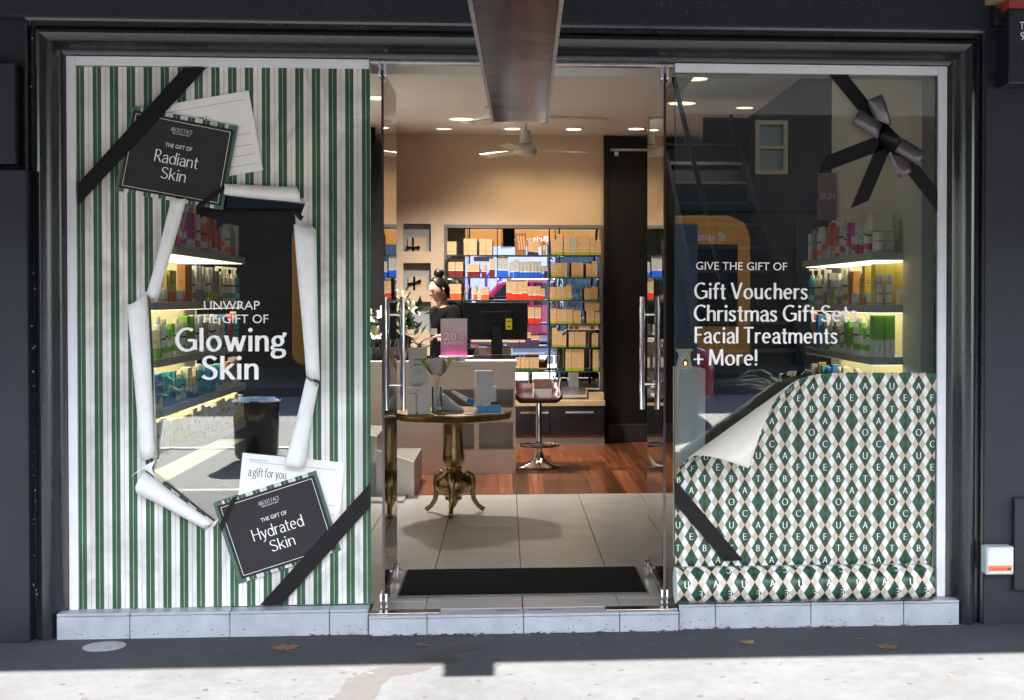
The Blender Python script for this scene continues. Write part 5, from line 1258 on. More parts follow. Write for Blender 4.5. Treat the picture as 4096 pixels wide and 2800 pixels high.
# ================================================================== pedestal table
TX, TY = P(1029, 940, 3.12).x, 3.12
tb = thing('pedestal_table', 'round antique brass pedestal table with three curved legs inside the doorway', 'table', (TX, TY, FL))
zt = P(1029, 953, TY-.43).z+.03; rt = .425
zt = .885
mb = MB(); mb.lathe(TX, TY, [(.02, zt-.062),(rt*.93, zt-.060),(rt*.975, zt-.052),(rt*.985, zt-.046),(rt*.975, zt-.042),(rt*.99, zt-.036),(rt*.98, zt-.030),(rt*.995, zt-.024),(rt*.985, zt-.016),(rt, zt-.010),(rt, zt-.003),(rt-.006, zt)], 72); mb.build('table_top', m_brass, tb, smooth=True)
zf = lambda y_: P(1029, ZC(0, y_)[1], TY).z
mb = MB(); k_ = 1/ (1.9857*PXM/K)*1.445
pr_ = [(.125, zt-.063),(.075,zf(675)),(.072,zf(685)),(.062,zf(720)),(.064,zf(780)),(.070,zf(870)),(.080,zf(940)),(.078,zf(985)),(.056,zf(1022)),(.060,zf(1030)),(.063,zf(1038)),(.052,zf(1048)),(.060,zf(1060)),(.066,zf(1070)),(.085,zf(1085)),(.118,zf(1120)),(.132,zf(1160)),(.128,zf(1200)),(.095,zf(1240)),(.058,zf(1262)),(.062,zf(1272)),(.060,zf(1284)),(.035,zf(1300)),(.024,zf(1330)),(.010,zf(1350))]
mb.lathe(TX, TY, pr_, 36); mb.build('pedestal', m_brass, tb, smooth=True)
for k in range(3):
    a = math.radians(-93+120*k) if True else 0
    cx_, sy_ = math.cos(a), math.sin(a); path = []
    for rr, zz_, th in ((.075, 1128, .018), (.112, 1100, .027), (.142, 1125, .029), (.152, 1185, .026), (.150, 1255, .020), (.166, 1325, .018), (.200, 1378, .016), (.228, 1400, .018), (.242, 1418, .019)):
        path.append((Vector((TX+cx_*rr, TY+sy_*rr, zf(zz_))), th))
    zl_ = path[-1][0].z; sc_ = lambda z_: max(FL+.008, z_-(zl_-FL)*max(0, 1-(z_-zl_)/.25))
    mb = MB(); mb.tube([Vector((p.x, p.y, sc_(p.z)+.012)) for p, th in path], [th for p, th in path], 12); mb.build('leg', m_brass, tb, smooth='all')
# things on the table
def tp(x, y, Y): p = P(*ZC(x, y), Y); return p
zt_ = zt+.001
def wbox(name, x0, x1, ytop, ybot, Y, dep, mats_, label, cat='carton', z0=None, group=None, rot=0, band=None):
    a, b = tp(x0, ytop, Y), tp(x1, ybot, Y); z0 = zt_ if z0 is None else z0
    z1_ = z0+(a.z-b.z); mb = MB(); mb.rbox((a.x+b.x)/2, Y+dep/2, z0, b.x-a.x, dep, z1_-z0, rot, 0)
    if band: mb.rbox((a.x+b.x)/2, Y+dep/2, z0+(z1_-z0)*band, b.x-a.x+.001, dep+.001, .0035, rot, 1)
    cx_ = (a.x+b.x)/2; hh = z1_-z0
    for k in range(3): mb.box(cx_-.012+.004*k, cx_+.012-.004*k, Y-.0012, Y-.0002, z0+hh*(.55-.07*k), z0+hh*(.56-.07*k), 2) if rot == 0 else None
    o = mb.build(name, mats_+[mat('grey_print', (.35,.36,.38), .5)], bevel=.0015, seg=1); tag(o, label, cat, group); return o, z1_
wc = mat('white_carton', (.84,.84,.87), .4); ml_ = mat('mauve_line', (.42,.10,.25), .5)
gw = 'white cartons standing on the round table'
Yf = 2.83
wbox('product_carton', 356, 424, 424, 585, Yf, .06, [wc, ml_], 'left upright white carton at the left edge of the round table', group=gw)
o, z1 = wbox('product_carton', 436, 535, 424, 588, Yf, .055, [wc, ml_], 'right upright white carton at the left of the round table', group=gw)
wbox('product_carton', 357, 523, 369, 420, Yf, .06, [wc, mat('gold_line', (.55,.40,.15), .4)], 'flat white carton bridging the two upright cartons on the round table', z0=z1+.001, group=gw, band=.5)
o, z2 = wbox('product_carton', 912, 1062, 308, 466, 3.12, .11, [wc, mat('green_line', (.20,.32,.10), .5)], 'larger white carton with a green line, bottom of the stack on the round table', group=gw, band=.06, z0=zt_+.027)
wbox('product_carton', 893, 1030, 178, 303, 3.12, .10, [wc, ml_], 'smaller white carton with a mauve line on top of the stack on the round table', z0=z2+.001, group=gw, rot=.10, band=.25)
wbox('product_carton', 915, 1070, 468, 498, 3.13, .11, [wc, ml_], 'thin white carton under the stack at the right of the round table', group=gw)
bx, _ = wbox('product_carton', 905, 1100, 498, 550, 2.86, .07, [mat('sky_blue_box', (.04,.30,.66), .4), wc], 'sky blue and white box lying at the right of the round table', group=None, z0=zt_+.008)
pa = tp(955, 505, 2.855); pb = tp(1000, 548, 2.855); MB().box(pa.x, pb.x, 2.8575, 2.8598, pb.z+.004, pa.z).build('white_label', wc, bx); 
pa = tp(1020, 512, 2.855); pb = tp(1085, 535, 2.855); MB().box(pa.x, pb.x, 2.8570, 2.8595, pb.z, pa.z).build('dark_label', m_ink, bx)
pa = tp(808, 540, 2.80); pb = tp(1125, 565, 2.80)
o = MB().rbox((pa.x+pb.x)/2, 2.86, zt_, pb.x-pa.x, .12, .006, .05).build('booklet', wc); tag(o, 'white booklet lying flat under the blue box on the round table', 'booklet')
# tall white leaflet standing at the back left
pa, pb = tp(366, 80, 3.05), tp(513, 370, 3.05)
lf = thing('leaflet', 'tall white leaflet standing at the back left of the round table', 'leaflet', (pa.x, 3.05, zt_))
MB().box(pa.x, pb.x, 3.05, 3.054, zt_, pa.z).build('leaflet_sheet', wc, lf)
mb = MB(); lx = (pa.x+pb.x)/2; lh = pa.z-zt_
for u, w_ in ((.80,.05),(.72,.045),(.655,.05),(.62,.05),(.59,.04)): mb.box(lx-w_*.6, lx+w_*.6, 3.048, 3.0495, zt_+lh*u, zt_+lh*u+(.012 if u > .7 else .003))
mb.build('lettering', mat('grey_print', (.35,.36,.38), .5), lf)
mb = MB(); rd = random.Random(4)
for k in range(9): xx = pa.x+.01+.0085*k*1.0; mb.tube([(xx, 3.046, zt_+lh*.30), (xx+rd.uniform(-.004,.006), 3.0465, zt_+lh*rd.uniform(.40,.46))], .0022, 5)
mb.build('printed_picture', mat('brush_print', (.30,.30,.38), .5), lf)
# goblet with samples
pg = tp(592, 350, 3.02)
gb = thing('glass_goblet', 'clear glass goblet full of sample sachets on the round table', 'glass', (pg.x, 3.02, zt_))
zg = tp(592, 255, 3.02).z
mb = MB(); mb.lathe(pg.x, 3.02, [(.052, zt_+.0005),(.050, zt_+.004),(.006, zt_+.014),(.006, zt_+.12),(.010, zg-.055),(.040, zg-.040),(.060, zg-.015),(.068, zg+.02),(.064, zg+.055)], 32); 
mb.f.pop(); mb.m.pop(); mb.build('goblet_bowl', glassmat('goblet_glass', 1.45, (.96,.98,.97)), gb, smooth='all')
cols = [wc, wc, wc, cCr, wc, wc, cO, cG, cY, cO]; SN = ['foremost white','second white','third white','cream','fourth white','fifth white','left orange','lime green','yellow','right orange']
for k, cm in enumerate(cols):
    a = (-.28,.1,-.5,.4,-.1,.3,-.35,-.65,.62,.2)[k]; px_ = pg.x+(-.012,.008,-.02,.02,0,.015,-.02,-.03,.03,.012)[k]; w_ = .040; L_ = .105+(.012 if k > 5 else 0)
    d_ = Vector((math.sin(a), 0, math.cos(a))); s1_ = Vector((math.cos(a), 0, -math.sin(a))); c = Vector((px_, 2.995+.005*k, zg-.028+.006*(k % 3)))
    q_ = [c-s1_*w_/2, c+s1_*w_/2, c+s1_*w_/2+d_*L_, c-s1_*w_/2+d_*L_]; mb = MB(); mb.add(q_+[v+Vector((0,.002,0)) for v in q_], [(0,1,2,3),(7,6,5,4),(0,4,5,1),(1,5,6,2),(2,6,7,3),(3,7,4,0)])
    o = mb.build('sample_sachet', cm); tag(o, f'{SN[k]} sample sachet standing in the glass goblet', 'sachet', 'sachets in the goblet')
# jar with white tubes
pj = tp(590, 480, 2.93)
jr = thing('glass_jar', 'clear glass jar of white tubes in front of the goblet on the round table', 'jar', (pj.x, 2.93, zt_))
hj = tp(590, 375, 2.93).z-tp(590, 582, 2.93).z
mb = MB(); mb.lathe(pj.x, 2.93, [(.034, zt_+.0005),(.036, zt_+.004),(.036, zt_+hj*.93),(.034, zt_+hj)], 24); mb.f.pop(); mb.m.pop(); mb.build('jar_glass', MATS['goblet_glass'], jr, smooth='all')
for k, (dx, hh) in enumerate(((-.018,.92),(-.006,.85),(.008,.6),(.020,.75))):
    mb = MB(); mb.lathe(pj.x+dx, 2.93, [(.008, zt_+.006),(.008, zt_+hj*hh),(.004, zt_+hj*hh+.004)], 10); o = mb.build('white_tube', wc if k != 2 else mat('mint_tube', (.35,.60,.52), .4), smooth=True); tag(o, ['tallest white tube', 'second tallest white tube', 'short mint green tube', 'medium white tube'][k]+' standing in the glass jar on the round table', 'tube', 'tubes in the glass jar')
pj2 = tp(608, 562, 2.85); bottle(pj2.x, 2.85, zt_, .016, .05, [m_brass, m_brass, wc, m_brass], 'tiny gold jar with a white lid beside the glass jar', 'small jars on the round table', 'jar')
pj2 = tp(898, 535, 2.84); bottle(pj2.x, 2.845, zt_+.0075, .020, .030, [wc, cB, wc, cK], 'tiny white pot beside the blue box on the round table', 'small jars on the round table', 'jar')
# soft pouch and leaning blue tube
mb = MB(); vs = []; n = 16; pa_, pb_ = tp(628, 575, 2.95), tp(800, 555, 2.92)
for j in range(9):
    u = j/8; c = Vector((pa_.x+(pb_.x-pa_.x)*u, 2.96, 0)); wdt = .012+.030*math.sin(math.pi*(u*.9+.05)); ht = (.150-.125*u)*(1 if u > .05 else .9)
    for i in range(n): a = 2*math.pi*i/n; vs.append((c.x+.01*math.sin(3*a+j)*.3, c.y+wdt*math.cos(a), zt_+.001+ht*.5+ht*.5*math.sin(a)))
mb.add(vs, [(j*n+i, j*n+(i+1)%n, (j+1)*n+(i+1)%n, (j+1)*n+i) for j in range(8) for i in range(n)]+[tuple(range(n)), tuple(8*n+i for i in range(n))[::-1]])
o = mb.build('sheet_mask_pouch', mat('silver_white_pouch', (.66,.68,.68), .25, bump=.5, bscale=30, dist=.01), smooth='all'); tag(o, 'soft silvery white pouch leaning on the jar on the round table', 'pouch')
lt_ = thing('cream_tube', 'long white tube with a blue cap lying slanted on the round table', 'tube', (tp(770,470,3.0).x, 3.0, zt_))
A_, B_ = tp(712, 425, 3.03), tp(835, 498, 3.0); C_ = tp(888, 512, 2.99); zmin = zt_+.019
A_ = Vector((A_.x, 3.03, A_.z)); B_ = Vector((B_.x, 3.0, max(zmin, B_.z))); C_ = Vector((C_.x, 2.99, max(zmin, C_.z)))
mb = MB(); mb.tube([A_, A_.lerp(B_, .5), B_], [.010,.015,.018], 14); mb.build('tube_body', wc, lt_, smooth=True)
mb = MB(); mb.tube([B_, C_], [.019,.018], 14); mb.build('cap', cB, lt_, smooth=True)
# ================================================================== bar stool
SX, SY = P(1223, 1050, 5.93).x, 5.93
sl_ = thing('bar_stool', 'chrome bar stool with an oxblood leather seat in front of the low cabinet', 'bar stool', (SX, SY, FL))
zs = lambda y_: P(1223, ZD(0, y_)[1], SY).z
mb = MB(); mb.lathe(SX, SY, [(.215, FL+.001),(.218, FL+.008),(.200, FL+.018),(.12, FL+.040),(.05, FL+.085),(.040, FL+.13),(.030, FL+.14)], 40); mb.build('base', m_chrome, sl_, smooth=True)
mb = MB(); mb.lathe(SX, SY, [(.028, FL+.14),(.028, zs(515)),], 20); mb.build('column', m_chrome, sl_, smooth=True)
zr = zs(850); mb = MB(); mb.tube([(SX+.185*math.cos(a), SY-.05+.185*math.sin(a), zr) for a in [2*math.pi*i/36 for i in range(37)]], .010, 8, caps=False); mb.tube([(SX-.18, SY-.05, zr),(SX+.18, SY-.05, zr)], .008, 8); mb.build('foot_ring', m_chrome, sl_, smooth=True)
xl_, xr_ = P(*ZD(18,480), SY).x, P(*ZD(392,480), SY).x; zb_, zm_, zt2 = zs(512), zs(478), zs(365)
mb = MB(); n = 20; vs = []; cx_ = (xl_+xr_)/2; hw = (xr_-xl_)/2
prof2 = []
for i in range(n+1):
    u = -1+2*i/n; prof2.append((cx_+u*hw, zb_+.004+(max(0, abs(u)-.72)/.28)**2*.05))
for y_, lift, in ((SY-.19, .015), (SY-.16, .0), (SY, -.005), (SY+.14, .0), (SY+.19, .06), (SY+.21, zt2-zb_-.05)):
    for x_, z_ in prof2: vs.append((x_, y_, z_+lift+.035))
for y_, lift, in ((SY-.19, .015), (SY-.16, .0), (SY, -.005), (SY+.15, .0), (SY+.205, .05), (SY+.225, zt2-zb_-.05)):
    for x_, z_ in prof2: vs.append((x_, y_, z_+lift-.004))
W = n+1; fs = [(j*W+i, j*W+i+1, (j+1)*W+i+1, (j+1)*W+i) for j in range(5) for i in range(n)]
o_ = 6*W; fs += [(o_+j*W+i, o_+(j+1)*W+i, o_+(j+1)*W+i+1, o_+j*W+i+1) for j in range(5) for i in range(n)]
fs += [(i, o_+i, o_+i+1, i+1) for i in range(n)]+[(5*W+i, 5*W+i+1, o_+5*W+i+1, o_+5*W+i) for i in range(n)]+[(j*W, (j+1)*W, o_+(j+1)*W, o_+j*W) for j in range(5)]+[(j*W+n, o_+j*W+n, o_+(j+1)*W+n, (j+1)*W+n) for j in range(5)]
mb.add(vs, fs); mb.build('seat', m_leather, sl_, smooth='all')
a, b = P(*ZD(165,330), SY-.03), P(*ZD(308,455), SY-.03); z0 = zb_+.036
mb = MB(); mb.rbox((a.x+b.x)/2, SY, z0, b.x-a.x, .12, (a.z-z0)*.5, .05, 1); mb.rbox((a.x+b.x)/2, SY, z0+(a.z-z0)*.5, b.x-a.x, .12, (a.z-z0)*.5, .05, 0)
o = mb.build('product_carton', [mat('brown_marble_box', (.28,.17,.11), .3, var=.4, vscale=20), wc]); tag(o, 'brown and white box wrapped in film on the seat of the bar stool', 'carton')
# ================================================================== staircase in the right of the shop
sc = thing('staircase', 'dark open staircase with pale nosings rising behind the right window', 'staircase', (1.7, 4, FL))
m_ris = mat('stair_riser', (.030,.034,.030), .7, var=.2, spec=.2); m_nos = mat('stair_nosing', (.085,.088,.088), .7, spec=.2)
ns = 15
for k in range(ns):
    y = .95+.285*k; z = .42+.188*k
    if z > 3.35: break
    MB().box(1.40, 1.99, y, y+.02, z-.188, z-.022).build('riser', m_ris, sc)
    tr = MB().box(1.38, 2.00, y-.02, y+.29, z-.02, z).build('tread', mat('stair_tread', (.025,.025,.024), .8, spec=.1), sc)
    MB().box(1.38, 2.00, y-.032, y-.0205, z-.024, z+.001).build('nosing', m_nos, tr).matrix_parent_inverse = Matrix.Identity(4)
mb = MB(); mb.prism([(0,0)]*0 or [(1.34, .1), (1.36, .1), (1.36, .12), (1.34, .12)], 1, 1.01)
def stringer(x0, x1):
    mb = MB(); ya, yb = .9, 5.3; za, zb2 = .25, .25+.66*(yb-ya)
    vs = [(x, y, z) for x in (x0, x1) for y, z in ((ya, za-.12), (yb, zb2-.12), (yb, zb2+.20), (ya, za+.20))]
    mb.add(vs, [(0,1,2,3),(7,6,5,4),(0,4,5,1),(1,5,6,2),(2,6,7,3),(3,7,4,0)]); mb.build('stringer', mat('dark_stringer', (.012,.010,.010), .85, spec=.1), sc)
stringer(2.001, 2.03); stringer(1.35, 1.379)
mb = MB(); mb.tube([(1.36, 1.2, 1.55), (1.36, 5.0, 1.55+.66*3.8)], .02, 8); mb.build('handrail', m_black, sc)
# candle burner on a white ledge
lg = MB().box(P(1534,840,1.2).x, P(1575,840,1.2).x+.04, 1.0, 1.35, FL, P(1550,836,1.1).z).build('white_pedestal', m_counter, bevel=.004); tag(lg, 'white display pedestal just inside the left edge of the right window', 'pedestal')
p0 = P(1553, 833, 1.15); zb_ = P(1550,836,1.1).z+.001
ob = thing('oil_burner', 'small white ceramic oil burner with a glowing tealight', 'oil burner', (p0.x, 1.15, zb_))
mb = MB(); mb.lathe(p0.x, 1.15, [(.040, zb_),(.046, zb_+.008),(.043, zb_+.03),(.034, zb_+.07),(.036, zb_+.085),(.052, zb_+.105),(.052, zb_+.112)], 24); mb.build('burner_body', m_white, ob, smooth=True)
mb = MB(); mb.add([(p0.x-.016,1.1025,zb_+.018),(p0.x+.016,1.1025,zb_+.018),(p0.x+.012,1.1045,zb_+.045),(p0.x,1.107,zb_+.058),(p0.x-.012,1.1045,zb_+.045)], [(0,1,2,3,4)]); mb.build('opening', m_ink, ob)
mb = MB(); mb.lathe(p0.x, 1.101, [(.001,zb_+.022),(.004,zb_+.027),(.001,zb_+.038)], 8); mb.build('tealight_flame', mat('flame', (1,.4,.1), .5, emit=(1,.35,.08), estr=4), ob)
# ================================================================== ceiling fittings
def downlight(px, py, r, on, label, power):
    col_ = (1, .74, .46) if on else (1, .95, .88)
    c = PZ(px, py, CZ); t = thing('downlight', label, 'ceiling light', (c.x, c.y, CZ), 'recessed ceiling downlights')
    mb = MB(); mb.lathe(c.x, c.y, [(r*1.18, CZ-.001),(r*1.18, CZ-.007),(r*.98, CZ-.010),(r*.96, CZ-.002)], 28); mb.build('trim_ring', m_white, t, smooth=True)
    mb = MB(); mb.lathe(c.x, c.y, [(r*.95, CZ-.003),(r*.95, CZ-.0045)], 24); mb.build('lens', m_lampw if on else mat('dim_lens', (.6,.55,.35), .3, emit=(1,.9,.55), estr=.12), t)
    if power:
        l = bpy.data.lights.new('downlight_lamp', 'SPOT'); l.energy = power; l.spot_size = math.radians(130); l.spot_blend = .9; l.color = col_; l.shadow_soft_size = .06
        o = bpy.data.objects.new('downlight_lamp', l); C.objects.link(o); o.location = (0,0,-.03); o.parent = t
downlight(1163,291,.085,True,'small warm downlight left of the ceiling fan hub', 3)
downlight(1302,292,.085,True,'small warm downlight right of the ceiling fan hub', 3)
downlight(1444,291,.085,True,'small warm downlight in front of the black panel', 2)
downlight(1008,291,.085,False,'unlit small downlight above the assistant', 0)
downlight(1048,269,.13,False,'large round downlight left of the hanging sign', 30)
downlight(853,221,.13,False,'large round downlight at the far left beside the door glass', 65)
downlight(1571,177,.13,False,'largest downlight seen at the top left of the right window', 3)
downlight(1548,233,.13,False,'downlight cut by the left edge of the right window', 0)
downlight(1690,243,.085,False,'small round downlight in the middle of the right window ceiling', 0)
for x_, y_ in ((-.95,7.55),(-.2,7.45),(.6,7.4)):
    pass
av = thing('ceiling_vent', 'long slot vent in the ceiling behind the right window', 'vent', tuple(PZ(1690, 205, CZ)))
a = PZ(1728, 172, CZ); b = PZ(1668, 232, CZ)
mb = MB(); mb.box(1.36, 1.52, b.y-1.9, b.y, CZ-.006, CZ-.001); mb.build('vent_panel', mat('vent_grey', (.34,.34,.34), .5), av)
mb = MB(); mb.box(1.425, 1.455, b.y-1.85, b.y-.05, CZ-.009, CZ-.0065); mb.build('slot', m_grey, av)
def fan(cx, cy, zh, L_, a0, label):
    t = thing('ceiling_fan', label, 'ceiling fan', (cx, cy, CZ), 'ceiling fans'); mw = mat('fan_enamel', (.58,.58,.52), .35)
    mb = MB(); mb.lathe(cx, cy, [(.012, CZ-.03),(.012, zh+.12)], 12); mb.lathe(cx, cy, [(.04,CZ-.001),(.045,CZ-.02),(.02,CZ-.035)], 16); mb.build('rod', mw, t, smooth=True)
    mb = MB(); mb.lathe(cx, cy, [(.030, zh+.20),(.045, zh+.195),(.060, zh+.09),(.058, zh+.07),(.03, zh+.06)], 24); mb.lathe(cx, cy, [(.03, zh+.06),(.08, zh+.052),(.108, zh+.025),(.112, zh),(.108, zh-.018),(.085, zh-.045),(.03, zh-.055)], 32); mb.build('motor_housing', mw, t, smooth=True)
    for k in range(3):
        a = math.radians(a0+120*k); u = Vector((math.cos(a), math.sin(a), 0)); v = Vector((-u.y, u.x, .22)).normalized(); c = Vector((cx, cy, zh)); mb = MB(); vs = []
        for r_, w_ in ((.10,.018),(.17,.018),(.21,.05),(.34,.056),(L_,.062)):
            for s_ in (-1, 1):
                for th in (-.004, .004): vs.append(c+u*r_+v*w_*s_+Vector((0,0,th-.01*r_)))
        fs = []
        for j in range(4):
            o_ = 4*j; fs += [(o_,o_+2,o_+6,o_+4),(o_+1,o_+5,o_+7,o_+3),(o_,o_+4,o_+5,o_+1),(o_+2,o_+3,o_+7,o_+6)]
        fs += [(0,1,3,2),(16,18,19,17)]; mb.add(vs, fs); mb.build('blade', mw, t)
    return t
c2_ = P(1193, 342, 6.6); fan(c2_.x, 6.6, c2_.z, .64, 10, 'grey three-bladed ceiling fan in front of the tan back wall')
c1_ = P(1191, 262, 3.9); fan(c1_.x, 3.9, c1_.z, .66, 8, 'nearer ceiling fan whose hub is hidden by the hanging sign')
# ================================================================== the street behind the camera (seen in the glass and in the mirror)
def brickmat():
    M = bpy.data.materials.new('dark_brick'); M.use_nodes = True; n = M.node_tree; b = n.nodes['Principled BSDF']
    tc = n.nodes.new('ShaderNodeTexCoord'); sp = n.nodes.new('ShaderNodeSeparateXYZ'); cb = n.nodes.new('ShaderNodeCombineXYZ'); br = n.nodes.new('ShaderNodeTexBrick')
    n.links.new(tc.outputs['Object'], sp.inputs[0]); n.links.new(sp.outputs[0], cb.inputs[0]); n.links.new(sp.outputs[2], cb.inputs[1]); n.links.new(cb.outputs[0], br.inputs['Vector'])
    br.inputs['Scale'].default_value = 1; br.inputs['Brick Width'].default_value = .24; br.inputs['Row Height'].default_value = .085; br.inputs['Mortar Size'].default_value = .008
    br.inputs['Color1'].default_value = (.030,.013,.010,1); br.inputs['Color2'].default_value = (.045,.020,.016,1); br.inputs['Mortar'].default_value = (.05,.042,.038,1)
    n.links.new(br.outputs[0], b.inputs['Base Color']); b.inputs['Roughness'].default_value = .9; return M
m_brick = brickmat(); m_wglass = mat('dark_window_glass', (.02,.022,.025), .06); m_wframe = mat('cream_window_frame', (.30,.21,.10), .6); m_blueg = mat('slate_blue_paint', (.022,.025,.028), .7, spec=.2)
BY = -21.0
wins = [(5.08, 5.75, 4.25, 5.35), (-6.6,-5.4,4.2,5.6), (-3.6,-2.4,4.2,5.6), (-.6,.6,4.2,5.6), (9,10.2,4.2,5.6), (2.2,3.2,4.25,5.55)]
bld = thing('brick_building', 'dark brick building across the street, mirrored in the right window', 'building', (0, BY, G0))
mb = MB(); holes_wall(mb, -30, 30, G0, 6.9, BY, wins); mb.build('brick_wall', m_brick, bld)
MB().box(-30, 30, BY-8, BY-.4, G0, 6.85).build('building_core', m_black, bld); MB().box(-30, 30, BY-.1, BY+.25, 6.9, 7.2).build('cornice', m_blueg, bld)
for x0, x1, z0, z1 in wins:
    mb = MB()
    for q in ((x0,x0+.09,z0,z1),(x1-.09,x1,z0,z1),(x0+.0901,x1-.0901,z0,z0+.09),(x0+.0901,x1-.0901,z1-.09,z1),(x0+.0901,x1-.0901,(z0+z1)/2-.03,(z0+z1)/2+.03)): mb.box(q[0], q[1], BY-.10, BY+.03, q[2], q[3])
    f_ = mb.build('window', m_wframe, bld); MB().box(x0+.09, x1-.09, BY-.08, BY-.06, z0+.09, z1-.09).build('pane', mat('curtained_pane', (.13,.12,.09), .5), f_)
for x0, x1 in ((5.9,7.5),(-9,-7.2),(8.4, 9.9)): 
    MB().box(x0, x1, BY+.001, BY+.12, G0, 3.3).build('door_surround', m_blueg, bld); MB().box(x0+.3, x1-.3, BY+.121, BY+.13, G0, 2.9).build('door', m_black, bld)
MB().box(-30, 30, BY+.001, BY+.10, 3.5, 3.85).build('string_course', m_blueg, bld)
# long orange and silver bus
bus = thing('city_bus', 'orange roofed bus with a white and purple side panel, mirrored in the glass', 'bus', (.3, -16, .34))
m_or = mat('bus_orange', (.50,.19,.012), .45); m_bw = mat('bus_pale_side', (.50,.56,.70), .4); m_bp = mat('bus_purple', (.10,.03,.32), .4)
YBUS = -16.0; bx0, bx1 = -3.5, 4.1
mb = MB(); poly = [(bx0+.12, .62), (bx1-.12, .62), (bx1, .75), (bx1, 2.75), (bx1-.10, 2.98), (bx1-.35, 3.10), (bx0+.35, 3.10), (bx0+.10, 2.98), (bx0, 2.75), (bx0, .75)]
mb.prism(poly, YBUS-2.4, YBUS); mb.build('body', m_or, bus, bevel=.03)
MB().box(bx1-1.9, bx1-.22, YBUS+.001, YBUS+.01, 1.25, 2.62).build('side_window', m_wglass, bus); MB().box(bx0+.22, -2.2, YBUS+.001, YBUS+.01, 1.25, 2.62).build('side_window', m_wglass, bus)
MB().box(-2.1, 2.1, YBUS+.001, YBUS+.012, .95, 2.62).build('advert_panel', m_bw, bus); MB().box(-.2, 2.1, YBUS+.013, YBUS+.02, .75, 1.25).build('purple_panel', m_bp, bus)
mb = MB(); sans_plane(mb, 'WAY', (.15, YBUS+.014, 1.45), (-1,0,0), (0,0,1), .55, 1.9); mb.build('lettering', m_bp, bus)
mb = MB(); sans_plane(mb, 'Britomart', (.6, YBUS+.014, 2.76), (-1,0,0), (0,0,1), .16, 1.2); mb.build('lettering', m_letter, bus)
mb = MB(); sans_plane(mb, 'Wellesley St', (3.27, YBUS+.004, 2.68), (1,0,0), (0,0,1), .15, .82); mb.build('lettering', mat('dull_white_print', (.6,.6,.6), .5), bus)
MB().box(-.9, -.35, YBUS+.014, YBUS+.03, 2.2, 2.75).build('dark_sign', m_ink, bus)
for wx in (-2.4, 3.0):
    mb = MB(); mb.lathe(0, 0, [(.02,-.12),(.46,-.12),(.5,-.06),(.5,.06),(.46,.12),(.02,.12)], 24); o = mb.build('wheel', m_black, bus, smooth=True); o.matrix_parent_inverse = Matrix.Translation([-c for c in base(bus)]) @ Matrix.Translation((wx, YBUS-.20, .84)) @ Matrix.Rotation(math.pi/2, 4, 'X')
def car(cx, cy, L_, H_, paint, label, nm='parked_car'):
    t = thing(nm, label, 'car', (cx, cy, .135)); z0 = .135; hl = L_/2
    prof_ = [(-hl, .35),(-hl+.03,.72),(-hl+.12,.86),(-hl*.62,.93),(-hl*.34,H_-.08),(-hl*.18,H_),(hl*.42,H_),(hl*.62,H_-.10),(hl*.86,.98),(hl-.06,.90),(hl,.68),(hl-.02,.35),(hl-.25,.24),(-hl+.25,.24)]
    mb = MB(); mb.prism([(cx+x, z0+z) for x, z in prof_], cy-.85, cy+.85); mb.build('body', paint, t, bevel=.07, seg=3)
    for s_ in (-1, 1):
        y0, y1 = (cy+.852, cy+.858) if s_ > 0 else (cy-.858, cy-.852)
        for pts in ([(-hl*.50,.98),(-hl*.26,H_-.12),(hl*.02,H_-.10),(hl*.02,.98)], [(hl*.06,.98),(hl*.06,H_-.10),(hl*.42,H_-.12),(hl*.60,.98)]):
            mb = MB(); mb.prism([(cx+x, z0+z) for x, z in pts], y0, y1); mb.build('side_window', m_wglass, t)
        for wx in (-hl*.62, hl*.60):
            mb = MB(); mb.lathe(0, 0, [(.02,-.10),(.19,-.11),(.30,-.10),(.32,-.05),(.32,.05),(.30,.10),(.19,.11),(.02,.10)], 22); o = mb.build('wheel', [m_black], t, smooth=True); o.matrix_parent_inverse = Matrix.Translation([-c for c in base(t)]) @ Matrix.Translation((cx+wx, cy+.80*s_, z0+.32)) @ Matrix.Rotation(math.pi/2, 4, 'X')
    MB().box(cx-hl-.005, cx-hl+.03, cy-.7, cy+.7, z0+.60, z0+.74).build('headlight', m_lampw if False else mat('lamp_glass', (.8,.8,.8), .1), t)
    return t
m_red = mat('crimson_car_paint', (.42,.012,.06), .25, coat=1); m_wcar = mat('silver_car_paint', (.075,.080,.088), .4, coat=.3)
car(.55, -11.2, 4.2, 1.62, m_red, 'crimson parked car reflected in the glass of the shop')
car(9.4, -11.0, 4.4, 1.45, m_wcar, 'silver parked car standing further along the far kerb')
# planters with strappy plants, litter bin
def planter(x, y, seed_, label):
    rnd = random.Random(seed_); t = thing('potted_plant', label, 'plant pot', (x, y, G0), 'potted plants at the far kerb')
    mb = MB(); mb.lathe(x, y, [(.22,G0),(.30,G0+.5),(.33,G0+.52),(.33,G0+.56),(.28,G0+.56),(.27,G0+.50)], 24); mb.build('pot', mat('black_pot', (.02,.02,.022), .3), t, smooth=True)
    mb = MB()
    for k in range(70):
        a = rnd.uniform(0, 6.28); u = Vector((math.cos(a), math.sin(a), 0)); sd_ = Vector((-u.y, u.x, 0)); L_ = rnd.uniform(.4,.8); up_ = rnd.uniform(.3,1.0); pts = []
        for q in range(6):
            s_ = q/5; c = Vector((x, y, G0+.5))+u*L_*s_*(1.15-up_*.5)+Vector((0,0,L_*up_*(s_*1.5-s_*s_*1.1))); wd = .035*math.sin(math.pi*min(1, s_*.8+.2)); pts += [c-sd_*wd, c+sd_*wd]
        mb.add(pts, [(2*i,2*i+1,2*i+3,2*i+2) for i in range(5)])
    struct(mb.build('foliage', mat('olive_leaf', (.045,.050,.008), .8, var=.4, vscale=3, spec=.1), t), 'stuff')
